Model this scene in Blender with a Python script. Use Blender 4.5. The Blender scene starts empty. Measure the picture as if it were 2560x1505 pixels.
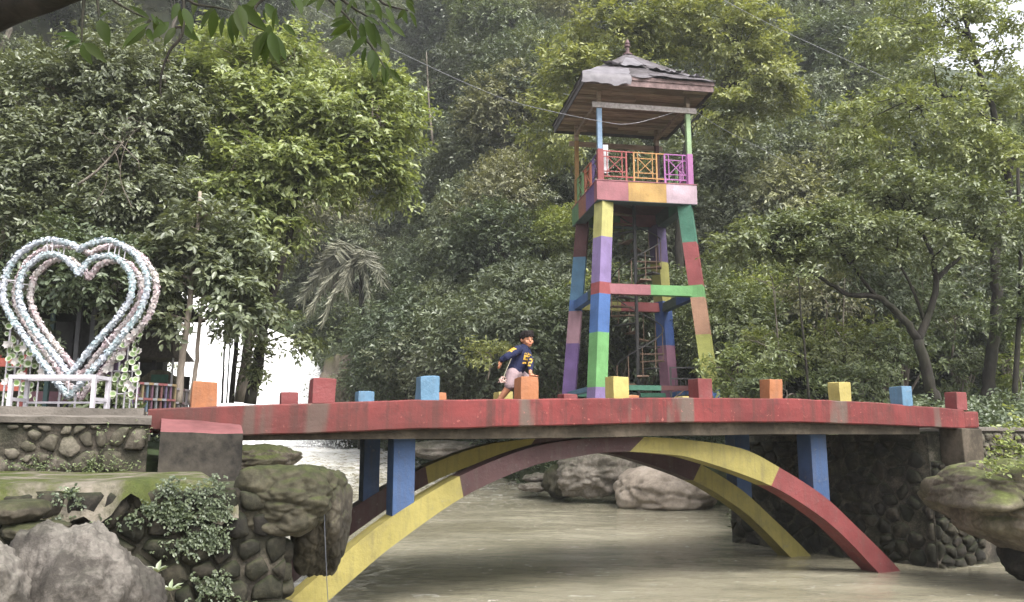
import bpy, bmesh, math, random
import numpy as np
from mathutils import Vector, Matrix, noise as mnoise

# ------------------------------------------------------------------ camera, world, sun, exposure
SC = bpy.context.scene
COL = SC.collection
F, HOR, EYE = 2050.0, 1109.0, 1.85            # focal length in photo pixels, horizon row, eye height over the water
PITCH = math.atan((HOR - 752.5) / F)
CP, SP = math.cos(PITCH), math.sin(PITCH)
cam = bpy.data.cameras.new('camera')
cam.sensor_fit = 'HORIZONTAL'; cam.sensor_width = 36.0; cam.lens = 36.0 * F / 2560.0
cam.clip_start = 0.05; cam.clip_end = 800
camo = bpy.data.objects.new('camera', cam); COL.objects.link(camo)
camo.location = (0, 0, EYE); camo.rotation_euler = (math.pi / 2 + PITCH, 0, 0)
SC.camera = camo

SUN_EL, SUN_AZ = math.radians(54), math.radians(146)     # azimuth from north (+Y), clockwise: behind the camera's right shoulder
world = bpy.data.worlds.new('World'); SC.world = world; world.use_nodes = True
wn = world.node_tree; wn.nodes.clear()
sky = wn.nodes.new('ShaderNodeTexSky'); sky.sky_type = 'NISHITA'; sky.sun_disc = False
sky.sun_elevation = SUN_EL; sky.sun_rotation = SUN_AZ; sky.dust_density = 4.0; sky.air_density = 1.0
hs = wn.nodes.new('ShaderNodeHueSaturation'); hs.inputs['Saturation'].default_value = 0.22
bg = wn.nodes.new('ShaderNodeBackground'); bg.inputs['Strength'].default_value = 0.15
wo = wn.nodes.new('ShaderNodeOutputWorld')
wn.links.new(sky.outputs[0], hs.inputs['Color']); wn.links.new(hs.outputs[0], bg.inputs[0]); wn.links.new(bg.outputs[0], wo.inputs[0])
sl = bpy.data.lights.new('sun', 'SUN'); sl.energy = 1.3; sl.angle = math.radians(32); sl.color = (1.0, 0.96, 0.9)
so = bpy.data.objects.new('sun', sl); COL.objects.link(so)
sd_ = Vector((math.sin(SUN_AZ) * math.cos(SUN_EL), math.cos(SUN_AZ) * math.cos(SUN_EL), math.sin(SUN_EL)))
so.rotation_euler = (-sd_).to_track_quat('-Z', 'Y').to_euler()
SC.view_settings.view_transform = 'Standard'; SC.view_settings.look = 'None'
SC.view_settings.gamma = 1.0; SC.view_settings.exposure = 1.82
SC.render.engine = 'CYCLES'
SC.cycles.use_denoising = True
SC.cycles.max_bounces = 6; SC.cycles.diffuse_bounces = 4; SC.cycles.glossy_bounces = 2
SC.cycles.volume_bounces = 0; SC.cycles.transmission_bounces = 3; SC.cycles.transparent_max_bounces = 4
SC.cycles.caustics_reflective = False; SC.cycles.caustics_refractive = False

R = random.Random(7)
NR = np.random.default_rng(11)

# ------------------------------------------------------------------ photo pixel -> world helpers
def ray(x, y):
    u = (x - 1280.0) / F; v = (752.5 - y) / F
    return Vector((u, CP - v * SP, SP + v * CP))
def atY(x, y, Y):
    d = ray(x, y); q = d * (Y / d.y); q.z += EYE; return q
def onz(x, y, z):
    d = ray(x, y); q = d * ((z - EYE) / d.z); q.z = z; return q
TH = math.radians(23); CT, ST = math.cos(TH), math.sin(TH)
P0 = 9.0                                       # distance of the bridge's near face
def onb(x, y, w=0.0):                          # point of the vertical plane w metres behind the bridge's near face -> (s, z)
    d = ray(x, y); t = (P0 + w) / (d.y * CT - d.x * ST)
    return (d.x * CT + d.y * ST) * t, d.z * t + EYE
def bw(s, w, z=0.0):                           # bridge coordinates -> world
    p = P0 + w
    return Vector((s * CT - p * ST, s * ST + p * CT, z))
BR_O = bw(0, 0)

# ------------------------------------------------------------------ objects and tags
def tag(o, label=None, cat=None, group=None, kind=None):
    if label: o['label'] = label
    if cat: o['category'] = cat
    if group: o['group'] = group
    if kind: o['kind'] = kind
    return o
def empty(name, loc, rz=0.0, **k):
    o = bpy.data.objects.new(name, None); COL.objects.link(o)
    o.location = loc; o.rotation_euler = (0, 0, rz); o.empty_display_size = 0.2
    return tag(o, **k)
def link(name, me, mat=None, parent=None, smooth=False):
    if mat is not None and not me.materials: me.materials.append(mat)
    if smooth and len(me.polygons):
        me.polygons.foreach_set('use_smooth', np.ones(len(me.polygons), dtype=bool))
    o = bpy.data.objects.new(name, me); COL.objects.link(o)
    if parent is not None: o.parent = parent
    return o
def copy_tree(o, parent=None):
    c = o.copy(); COL.objects.link(c); c.parent = parent
    for ch in o.children: copy_tree(ch, c)
    return c

class MB:
    def __init__(s): s.v = []; s.f = []
    def add(s, vs, fs):
        n = len(s.v); s.v += [tuple(q) for q in vs]; s.f += [[i + n for i in f] for f in fs]; return s
    def box(s, a, b, M=None):
        (x0, y0, z0), (x1, y1, z1) = a, b
        vs = [Vector(q) for q in ((x0,y0,z0),(x1,y0,z0),(x1,y1,z0),(x0,y1,z0),(x0,y0,z1),(x1,y0,z1),(x1,y1,z1),(x0,y1,z1))]
        if M is not None: vs = [M @ q for q in vs]
        return s.add(vs, [(0,3,2,1),(4,5,6,7),(0,1,5,4),(1,2,6,5),(2,3,7,6),(3,0,4,7)])
    def bar(s, a, b, w, h=None):               # square bar from a to b
        a, b = Vector(a), Vector(b); h = h or w; d = (b - a).normalized()
        up = Vector((0, 0, 1)) if abs(d.z) < .95 else Vector((0, 1, 0))
        x = d.cross(up).normalized() * (w / 2); y = x.cross(d).normalized() * (h / 2)
        vs = [a-x-y, a+x-y, a+x+y, a-x+y, b-x-y, b+x-y, b+x+y, b-x+y]
        return s.add(vs, [(0,3,2,1),(4,5,6,7),(0,1,5,4),(1,2,6,5),(2,3,7,6),(3,0,4,7)])
    def tube(s, pts, rad, n=8, cap=True):
        pts = [Vector(p) for p in pts]; m = len(pts)
        if not hasattr(rad, '__len__'): rad = [rad] * m
        vs = []; prev = None
        for i, p in enumerate(pts):
            d = (pts[min(i+1, m-1)] - pts[max(i-1, 0)]).normalized()
            if prev is None:
                x = d.cross(Vector((0, 0, 1)) if abs(d.z) < .9 else Vector((1, 0, 0))).normalized()
            else:
                x = (prev - d * prev.dot(d)).normalized()
            prev = x; y = d.cross(x)
            for k in range(n):
                a = 2 * math.pi * k / n
                vs.append(p + (x * math.cos(a) + y * math.sin(a)) * rad[i])
        fs = [(i*n+k, i*n+(k+1) % n, (i+1)*n+(k+1) % n, (i+1)*n+k) for i in range(m-1) for k in range(n)]
        if cap: fs += [tuple(range(n-1, -1, -1)), tuple((m-1)*n+k for k in range(n))]
        return s.add(vs, fs)
    def loft(s, rings, cap=True):              # rings: lists of equal length
        n = len(rings[0]); vs = [q for r in rings for q in r]; m = len(rings)
        fs = [(i*n+k, i*n+(k+1) % n, (i+1)*n+(k+1) % n, (i+1)*n+k) for i in range(m-1) for k in range(n)]
        if cap: fs += [tuple(range(n-1, -1, -1)), tuple((m-1)*n+k for k in range(n))]
        return s.add(vs, fs)
    def lathe(s, prof, n=12, c=(0, 0, 0)):
        c = Vector(c)
        return s.loft([[c + Vector((r*math.cos(2*math.pi*k/n), r*math.sin(2*math.pi*k/n), z)) for k in range(n)] for r, z in prof])
    def mesh(s, name):
        me = bpy.data.meshes.new(name); me.from_pydata(s.v, [], s.f); me.validate(); me.update(); return me
    def build(s, name, mat, parent=None, smooth=False, bevel=0, jit=0, label=None, **k):
        me = s.mesh(name)
        if bevel or jit:
            bm = bmesh.new(); bm.from_mesh(me)
            bmesh.ops.recalc_face_normals(bm, faces=bm.faces)
            if bevel: bmesh.ops.bevel(bm, geom=list(bm.edges), offset=bevel, segments=2, profile=.6, affect='EDGES', clamp_overlap=True)
            if jit:
                sd = R.random() * 50
                for v in bm.verts:
                    v.co += mnoise.noise_vector(v.co * 4 + Vector((sd, 0, 0))) * jit
            bm.to_mesh(me); bm.free()
        else:
            bm = bmesh.new(); bm.from_mesh(me); bmesh.ops.recalc_face_normals(bm, faces=bm.faces); bm.to_mesh(me); bm.free()
        o = link(name, me, mat, parent, smooth)
        return tag(o, label=label, **k)

def np_mesh(name, V, Fc):                       # V (n,3), Fc (m,k) all faces of k corners
    me = bpy.data.meshes.new(name); k = Fc.shape[1]; m = len(Fc)
    me.vertices.add(len(V)); me.vertices.foreach_set('co', np.ascontiguousarray(V, dtype=np.float32).ravel())
    me.loops.add(m * k); me.loops.foreach_set('vertex_index', np.ascontiguousarray(Fc, dtype=np.int32).ravel())
    me.polygons.add(m); me.polygons.foreach_set('loop_start', np.arange(0, m * k, k, dtype=np.int32))
    me.update(calc_edges=True); return me

# ------------------------------------------------------------------ materials
def lin(r, g, b):                                # display colour 0-255 -> linear
    return tuple(((c/255)/12.92 if c/255 <= .04045 else ((c/255+.055)/1.055)**2.4) for c in (r, g, b))
class NT:
    def __init__(s, name):
        s.m = bpy.data.materials.new(name); s.m.use_nodes = True; s.t = s.m.node_tree; s.t.nodes.clear()
        s.out = s.t.nodes.new('ShaderNodeOutputMaterial')
    def n(s, typ, **k):
        nd = s.t.nodes.new(typ)
        for a, b in k.items():
            if a.startswith('i_'):
                nd.inputs[a[2:].replace('_', ' ')].default_value = b
            else: setattr(nd, a, b)
        return nd
    def l(s, a, b): s.t.links.new(a, b)
    def coord(s, scale=(1, 1, 1), kind='Object'):
        tc = s.n('ShaderNodeTexCoord'); mp = s.n('ShaderNodeMapping'); mp.inputs['Scale'].default_value = scale
        s.l(tc.outputs[kind], mp.inputs['Vector']); return mp.outputs[0]
    def noise(s, vec, scale, detail=4, rough=.6, dist=0.0):
        nd = s.n('ShaderNodeTexNoise'); nd.inputs['Scale'].default_value = scale; nd.inputs['Detail'].default_value = detail
        nd.inputs['Roughness'].default_value = rough; nd.inputs['Distortion'].default_value = dist
        if vec is not None: s.l(vec, nd.inputs['Vector'])
        return nd.outputs[0]
    def ramp(s, fac, stops, interp='LINEAR'):
        nd = s.n('ShaderNodeValToRGB'); e = nd.color_ramp.elements; nd.color_ramp.interpolation = interp
        while len(e) < len(stops): e.new(.5)
        for i, (p, c) in enumerate(stops):
            e[i].position = p; e[i].color = (*c[:3], 1) if hasattr(c, '__len__') else (c, c, c, 1)
        s.l(fac, nd.inputs[0]); return nd.outputs[0]
    def mix(s, fac, a, b, mode='MIX'):
        nd = s.n('ShaderNodeMix', data_type='RGBA', blend_type=mode)
        for sock, v in ((nd.inputs[0], fac), (nd.inputs[6], a), (nd.inputs[7], b)):
            if hasattr(v, 'node'): s.l(v, sock)
            elif hasattr(v, '__len__'): sock.default_value = (*v[:3], 1)
            else: sock.default_value = v
        return nd.outputs[2]
    def math(s, op, a, b=0.0):
        nd = s.n('ShaderNodeMath', operation=op)
        for sock, v in ((nd.inputs[0], a), (nd.inputs[1], b)):
            if hasattr(v, 'node'): s.l(v, sock)
            else: sock.default_value = v
        return nd.outputs[0]
    def upness(s, lo=.35, hi=.8):                # how far a surface faces up (moss and dirt settle there)
        g = s.n('ShaderNodeNewGeometry'); x = s.n('ShaderNodeSeparateXYZ'); s.l(g.outputs['Normal'], x.inputs[0])
        return s.ramp(x.outputs[2], [(lo, 0.0), (hi, 1.0)])
    def bsdf(s, col, rough=.6, spec=.4, bump=None, bstr=.3, bdist=.02, metal=0.0):
        b = s.n('ShaderNodeBsdfPrincipled')
        for key, v in (('Base Color', col), ('Roughness', rough), ('Metallic', metal)):
            if hasattr(v, 'node'): s.l(v, b.inputs[key])
            elif hasattr(v, '__len__'): b.inputs[key].default_value = (*v[:3], 1)
            else: b.inputs[key].default_value = v
        b.inputs['Specular IOR Level'].default_value = spec
        if bump is not None:
            bn = s.n('ShaderNodeBump'); bn.inputs['Strength'].default_value = bstr; bn.inputs['Distance'].default_value = bdist
            s.l(bump, bn.inputs['Height']); s.l(bn.outputs[0], b.inputs['Normal'])
        s.l(b.outputs[0], s.out.inputs[0]); return b

_pm = {}
def paint(col, wear=.35, key=''):
    """weathered masonry paint: uneven coats, run-off streaks, chips to grey render"""
    lum = .3*col[0]+.6*col[1]+.1*col[2]; col = tuple((c*.84+lum*.16)*.5 for c in col)
    k = (tuple(round(c, 3) for c in col), wear, key)
    if k in _pm: return _pm[k]
    t = NT('masonry_paint'); vec = t.coord(kind='Object')
    big = t.noise(vec, 1.7, 5, .6); fine = t.noise(vec, 14, 5, .65)
    st = t.noise(t.coord((5, 5, .35)), 2.2, 5, .65, .3)
    c1 = t.mix(t.ramp(big, [(.3, 0.0), (.72, 1.0)]), tuple(c * .7 for c in col), tuple(min(c * 1.12 + .01, .9) for c in col))
    med = t.noise(vec, 5.5, 6, .7, .8)
    c1 = t.mix(t.math('MULTIPLY', t.ramp(med, [(.52, 0.0), (.7, 1.0)]), min(1, wear*1.1)), c1, tuple(c * .45 + .02 for c in col))
    c2 = t.mix(t.math('MULTIPLY', t.ramp(st, [(.50, 0.0), (.72, 1.0)]), wear), c1, (.06, .05, .04))
    chips = t.math('MULTIPLY', t.ramp(fine, [(.58, 0.0), (.64, 1.0)]), t.ramp(med, [(.48, 0.0), (.6, 1.0)]))
    c3 = t.mix(t.math('MULTIPLY', chips, min(1, wear*.9)), c2, (.16, .15, .13))
    t.bsdf(c3, t.ramp(fine, [(.2, .5), (.8, .8)]), .35, t.math('ADD', t.math('ADD', fine, t.math('MULTIPLY', big, .8)), t.math('MULTIPLY', med, .8)), .6, .014)
    _pm[k] = t.m; return t.m
def stone(name, ca, cb, moss=.0, mosscol=(.035, .05, .012), scale=2.0, bump=.8, bd=.03, rough=.85, lo=.35, hi=.8):
    t = NT(name); vec = t.coord(kind='Object'); oi = t.n('ShaderNodeObjectInfo')
    off = t.n('ShaderNodeVectorMath', operation='ADD'); t.l(vec, off.inputs[0]); 
    sc_ = t.n('ShaderNodeVectorMath', operation='SCALE'); cx = t.n('ShaderNodeCombineXYZ')
    for i in range(3): t.l(oi.outputs['Random'], cx.inputs[i])
    t.l(cx.outputs[0], sc_.inputs[0]); sc_.inputs['Scale'].default_value = 37.0; t.l(sc_.outputs[0], off.inputs[1]); v = off.outputs[0]
    n1 = t.noise(v, scale, 7, .65, .4); n2 = t.noise(v, scale * 9, 6, .7); n3 = t.noise(v, scale * .45, 3, .5)
    f = t.math('ADD', t.math('MULTIPLY', n1, .65), t.math('MULTIPLY', n2, .35))
    c = t.ramp(f, [(.33, tuple(x * .35 for x in ca)), (.48, ca), (.62, cb), (.8, tuple(min(1, x * 1.35) for x in cb))])
    c = t.mix(t.math('MULTIPLY', oi.outputs['Random'], .4), c, tuple(x * .55 for x in ca))
    if moss:
        up = t.upness(lo, hi); mk = t.math('MULTIPLY', t.ramp(n3, [(.38, 0.0), (.6, 1.0)]), moss)
        mk2 = t.math('ADD', t.math('MULTIPLY', up, moss), t.math('MULTIPLY', mk, .45))
        mc = t.ramp(n2, [(.3, tuple(x * .5 for x in mosscol)), (.55, mosscol), (.8, tuple(x * 1.9 for x in mosscol))])
        cl = t.n('ShaderNodeClamp'); t.l(mk2, cl.inputs[0])
        c = t.mix(cl.outputs[0], c, mc)
    t.bsdf(c, rough, .25, t.math('ADD', n1, t.math('MULTIPLY', n2, .45)), bump, bd)
    return t.m
def leafmat(name, cols, gloss=.42, trans=.3, spec=.5):
    t = NT(name); g = t.n('ShaderNodeNewGeometry'); oi = t.n('ShaderNodeObjectInfo')
    c = t.ramp(g.outputs['Random Per Island'], [(i / max(1, len(cols) - 1), q) for i, q in enumerate(cols)])
    big = t.noise(t.coord(kind='Object'), .9, 3, .5)
    c = t.mix(t.ramp(big, [(.35, 0.0), (.7, .45)]), c, tuple(x * 1.25 for x in cols[-1]))
    hsv = t.n('ShaderNodeHueSaturation'); t.l(c, hsv.inputs['Color']); hsv.inputs['Saturation'].default_value = .88
    t.l(t.ramp(oi.outputs['Random'], [(0, .49), (1, .512)]), hsv.inputs['Hue'])
    t.l(t.ramp(oi.outputs['Random'], [(0, .8), (.5, 1.15), (1, .9)]), hsv.inputs['Value'])
    b = t.n('ShaderNodeBsdfPrincipled'); t.l(hsv.outputs[0], b.inputs['Base Color'])
    b.inputs['Roughness'].default_value = gloss; b.inputs['Specular IOR Level'].default_value = spec
    tr = t.n('ShaderNodeBsdfTranslucent'); t.l(t.mix(1.0, hsv.outputs[0], (1.0, 1.0, .45), 'MULTIPLY'), tr.inputs[0])
    mx = t.n('ShaderNodeMixShader'); mx.inputs[0].default_value = trans
    t.l(b.outputs[0], mx.inputs[1]); t.l(tr.outputs[0], mx.inputs[2]); t.l(mx.outputs[0], t.out.inputs[0]); return t.m
def plain(name, col, rough=.5, var=.25, spec=.4, scale=8, bstr=.2, metal=0.0):
    t = NT(name); n1 = t.noise(t.coord(), scale, 5, .65)
    c = t.mix(t.ramp(n1, [(.3, 0.0), (.7, 1.0)]), tuple(x * (1 - var) for x in col), tuple(min(1, x * (1 + var)) for x in col))
    t.bsdf(c, rough, spec, n1, bstr, .01, metal); return t.m
def bark(name, ca, cb, moss=0.0):
    t = NT(name); v = t.coord((1, 1, .25)); n1 = t.noise(v, 9, 6, .7, .5); n2 = t.noise(t.coord(), 1.6, 4, .6)
    c = t.mix(t.ramp(n1, [(.35, 0.0), (.68, 1.0)]), ca, cb)
    if moss: c = t.mix(t.math('MULTIPLY', t.ramp(n2, [(.42, 0.0), (.62, 1.0)]), moss), c, (.05, .065, .02))
    t.bsdf(c, .85, .2, n1, .8, .02); return t.m

RED = lin(170, 62, 62); MAROON = lin(95, 42, 42); YEL = lin(205, 190, 75); BLUE = lin(60, 100, 165); DBLUE = lin(48, 82, 132)
M = {}
M['red'] = paint(lin(158, 58, 58), .5); M['maroon'] = paint(lin(84, 42, 42), .45); M['yellow'] = paint(lin(186, 170, 64), .4)
M['blue'] = paint(lin(60, 100, 156), .4); M['concrete'] = stone('stained_concrete', (.05, .04, .028), (.125, .1, .074), scale=1.6, bump=.5, bd=.015)
M['rock_moss'] = stone('mossy_rock', (.04, .034, .025), (.105, .09, .066), moss=.6, mosscol=(.03, .036, .009), scale=1.4, lo=.25, hi=.8)
M['stone_wall'] = stone('rubble_stone', (.075, .064, .05), (.19, .165, .135), moss=.4, scale=2.4, lo=.4, hi=.9)
M['stone_dark'] = stone('shade_darkened_rubble', (.014, .012, .009), (.058, .048, .036), moss=.25, scale=2.4, lo=.4, hi=.9)  # dark rubble: the shadow under the bridge is put into the colour
M['mortar'] = stone('rubble_mortar', (.03, .026, .02), (.12, .1, .08), moss=.4, scale=5.0, lo=.3, hi=.85)
M['grey_rock'] = stone('grey_limestone', (.06, .053, .046), (.2, .18, .16), moss=.08, scale=2.6, bump=.8, bd=.035)
M['pink_rock'] = stone('smooth_pale_rock', (.27, .225, .18), (.42, .36, .3), scale=1.2, bump=.5, bd=.03)
M['bank_rock'] = stone('bank_rock', (.14, .12, .10), (.32, .28, .245), moss=.25, scale=1.5)
M['tan_rock'] = stone('tan_boulder', (.1, .08, .065), (.24, .2, .165), moss=.6, mosscol=(.07, .085, .018), scale=1.5, lo=.45, hi=.85)
M['cave'] = stone('shaded_bank_rock', (.012, .010, .008), (.05, .042, .034), scale=1.5)  # near-black, so the shade of the hollow under the rock is in the colour
M['soil'] = stone('leaf_litter', (.022, .022, .012), (.06, .06, .03), moss=.7, mosscol=(.025, .04, .012), scale=1.3)
M['bark_dark'] = bark('dark_bark', (.009, .0075, .006), (.034, .029, .024), .12)
M['bark_grey'] = bark('grey_bark', (.075, .062, .05), (.21, .18, .15), .2)
M['bark_pale'] = bark('pale_bark', (.13, .105, .085), (.3, .255, .21), .1)
M['white_metal'] = plain('white_enamel', (.42, .4, .43), .4, .12)
M['black_metal'] = plain('black_iron', (.028, .026, .026), .5, .4)
M['rust_metal'] = plain('rusty_iron', (.12, .075, .05), .65, .5)
M['wire'] = plain('steel_cable', (.22, .22, .23), .4, .3, metal=.6)
# ------------------------------------------------------------------ ground, river, waterfall
def smooth(a, b, x):
    t = np.clip((x - a) / (b - a), 0, 1); return t * t * (3 - 2 * t)
RIVER = np.array([(-60,-12),(60,-12),(60,8),(16,13.5),(9,14.2),(7.2,13.2),(4.3,16.4),(5.4,20),(6.4,25),(4.2,28),(1.5,30),(-.5,33),(-4.5,37),(-7.5,43),(-10.5,50),(-11.6,54),
                  (-24,54),(-17,44),(-10.5,30),(-7.2,22),(-4.6,15),(-3.0,10.2),(-2.75,8.9),(-17.4,2.6),(-60,-12.1)], float)
def river_sd(X, Y):
    d = np.full(X.shape, 1e9); ins = np.zeros(X.shape, bool); n = len(RIVER)
    for i in range(n):
        ax, ay = RIVER[i]; bx, by = RIVER[(i+1) % n]; ex, ey = bx-ax, by-ay
        t = np.clip(((X-ax)*ex + (Y-ay)*ey) / (ex*ex+ey*ey), 0, 1)
        d = np.minimum(d, np.hypot(X-ax-t*ex, Y-ay-t*ey))
        c = ((ay > Y) != (by > Y)) & (X < (bx-ax)*(Y-ay)/(by-ay+1e-12)+ax); ins ^= c
    return np.where(ins, -d, d)
_w = [(NR.uniform(-1, 1), NR.uniform(-1, 1), NR.uniform(0, 6.28)) for _ in range(14)]
def bumps(X, Y, s):
    o = 0
    for i, (a, b, c) in enumerate(_w):
        k = s * (1 + i * .45); o = o + np.sin((a*X+b*Y)*k+c + 1.3*np.sin((b*X-a*Y)*k*.6+c*2)) / (1 + i*.45)
    return o * .35
Y0X = [-70,-34,-27,-22,-9,-4,0,6,20,40,70]; Y0Y = [8,14,22,57,62,42,35,33,30,24,16]
def ground(X, Y):
    X = np.asarray(X, float); Y = np.asarray(Y, float)
    sd = river_sd(X, Y)
    right = smooth(-2, 2, X - (-9 + .0*Y) - smooth(12, 50, Y)*-2)
    lev = 2.1 * (1-right) + right * np.minimum(1.5 + .14*np.maximum(sd, 0), 3.0)
    bank = np.where(sd > 0, smooth(0, .9, sd) * (lev+.6) - .6, -.6 - .1*np.minimum(-sd, 4))
    gorge = 8 * smooth(53.5, 55, Y) * smooth(-8, -10, X)
    y0 = np.interp(X, Y0X, Y0Y)
    up = np.maximum(0, Y - y0)
    hill = ((.98 + .5*np.exp(-((X+13)/11)**2))*up + 1.4*(1-np.exp(-up/3))) * (1 - .45*smooth(20, 42, X))
    return bank + np.maximum(gorge, 0) * (sd > 0) + hill + bumps(X, Y, .5) * (.12*smooth(.5, 4, sd) + .8*smooth(2, 12, up))
gx = np.concatenate([np.arange(-70, -26, 2.5), np.arange(-26, 16, .5), np.arange(16, 71, 2.5)])
gy = np.concatenate([np.arange(-6, 6, 1.5), np.arange(6, 58, .5), np.arange(58, 141, 2.5)])
GX, GY = np.meshgrid(gx, gy); GZ = ground(GX, GY)
def grid_faces(nx, ny):
    i = np.arange((nx-1)*(ny-1)); r, c = i // (nx-1), i % (nx-1); a = r*nx+c
    return np.stack([a, a+1, a+1+nx, a+nx], 1)
link('hillside', np_mesh('hillside', np.stack([GX.ravel(), GY.ravel(), GZ.ravel()], 1), grid_faces(len(gx), len(gy))), M['soil'], smooth=True)['kind'] = 'structure'

def water_z(X, Y):
    z = 1.55*smooth(26, 46, Y)
    calm = 1 - smooth(20, 32, Y)
    rp = bumps(X*1.3 + Y*.5, Y*2.6, 1.2) * .026 + bumps(X*3.2-Y*.4, Y*6.5, 1.5) * .014 + bumps(X*6, Y*9, 2.1)*.005
    rap = (bumps(X, Y*2.0, 1.1) * .18 + bumps(X*2, Y*3, 2.3) * .09) * smooth(22, 36, Y) * smooth(3, -3, X)
    return z + rp*.8 + rap
wx = np.concatenate([np.arange(-30, -6, .25), np.arange(-6, 10, .1), np.arange(10, 30, .5)])
wy = np.concatenate([np.arange(-8, 6, 1.), np.arange(6, 24, .09), np.arange(24, 56, .2)])
WX, WY = np.meshgrid(wx, wy); WZ = water_z(WX, WY)
t = NT('murky_river_water'); pos = t.coord(kind='Object')
sx = t.n('ShaderNodeSeparateXYZ'); t.l(pos, sx.inputs[0])
n1 = t.noise(t.coord((.8, 2.2, 1)), 1.6, 6, .6, .6); n2 = t.noise(t.coord((1.2, 4.5, 1)), 5, 5, .65, .8); n3 = t.noise(t.coord((.5, .9, 1)), .5, 3, .5)
n4 = t.noise(t.coord((1.0, 3.2, 1)), 2.3, 8, .72, 1.2)
mud = t.mix(t.ramp(n3, [(.35, 0.0), (.65, 1.0)]), (.17, .155, .108), (.265, .245, .182))
rapf = t.ramp(t.math('ADD', t.math('MULTIPLY', sx.outputs[1], .016), t.math('MULTIPLY', sx.outputs[0], -.012)), [(.36, 0.0), (.84, 1.0)])   # stronger up the rapids
fo = t.ramp(t.math('ADD', n4, t.math('MULTIPLY', rapf, .27)), [(.61, 0.0), (.77, 1.0)])  # foam on the rapids; pale flecks on calm water are painted glints
col = t.mix(fo, mud, (.46, .46, .45))
rg = t.ramp(fo, [(0, .05), (1, .8)])
t.bsdf(col, rg, .5, t.math('ADD', n1, t.math('MULTIPLY', n2, .5)), .5, .035)
link('river_water', np_mesh('river_water', np.stack([WX.ravel(), WY.ravel(), WZ.ravel()], 1), grid_faces(len(wx), len(wy))), t.m, smooth=True)['kind'] = 'structure'

# waterfall: a white broken curtain with lobes and threads, falling over the gorge step
t = NT('falling_water'); n1 = t.noise(t.coord((2.5, 2.5, .35)), 1.5, 7, .65, .4)
wc = t.mix(t.ramp(n1, [(.3, 0.0), (.55, 1.0)]), (.88, .89, .9), (.97, .97, .97)); bd_ = t.bsdf(wc, .9, .1)
tr_ = t.n('ShaderNodeBsdfTranslucent'); t.l(wc, tr_.inputs[0]); mx_ = t.n('ShaderNodeMixShader'); mx_.inputs[0].default_value = .06
t.l(bd_.outputs[0], mx_.inputs[1]); t.l(tr_.outputs[0], mx_.inputs[2]); t.l(mx_.outputs[0], t.out.inputs[0])
FALL = t.m
u = np.linspace(0, 1, 150); v = np.linspace(0, 1, 70); U, Vv = np.meshgrid(u, v)
ft = np.interp(U, [0, .25, .45, .7, .85, 1], [11.5, 10.8, 9.6, 8.6, 7.6, 4.2])
fx = -21.5 + 10.3*U; fy = 51.5 + 1.0*U - 2.6*Vv**1.6
fz = .9 + (ft-.9)*(1-Vv**1.3)
thr = bumps(fx*1.7, fz*.22, 2.6)
fy = fy - .3*np.abs(thr)*(.35+Vv) - .2*bumps(fx*3, fz*.8, 2.2)*Vv
link('waterfall', np_mesh('waterfall', np.stack([fx.ravel(), fy.ravel(), fz.ravel()], 1), grid_faces(150, 70)), FALL, smooth=True)['kind'] = 'structure'
# spray: tens of thousands of small drops that thin out away from the fall
nd = 14000
sx_ = NR.uniform(-21.5, -11.0, nd); k = NR.exponential(1.0, nd)
fzt = np.interp(sx_, [-21.5, -17, -13, -11], [9.5, 7.6, 6.0, 3.6])
side = NR.random(nd) < .7
px_ = np.where(side, -11.6 + np.abs(NR.normal(0, .75, nd)), sx_)
pz_ = np.where(side, NR.uniform(.8, 6.6, nd)*(1-.25*np.clip(px_+11.6, 0, 2)), np.minimum(fzt*NR.random(nd)**.55 + .5 + .35*k, fzt + .5*k))
py_ = 48.6 - np.abs(NR.normal(0, 1.6, nd)); C = np.stack([px_, py_, pz_], 1)
sz = NR.uniform(.012, .045, nd)[:, None, None]
T4 = np.array([(1,1,1),(1,-1,-1),(-1,1,-1),(-1,-1,1)], float)
Vt = (C[:, None, :] + T4[None] * sz).reshape(-1, 3)
Ft = (np.arange(nd)[:, None, None]*4 + np.array([(0,1,2),(0,3,1),(0,2,3),(1,3,2)])[None]).reshape(-1, 3)
tag(link('waterfall_spray', np_mesh('waterfall_spray', Vt, Ft), FALL), 'white spray drifting off the waterfall behind the bridge', 'spray', kind='stuff')

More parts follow.
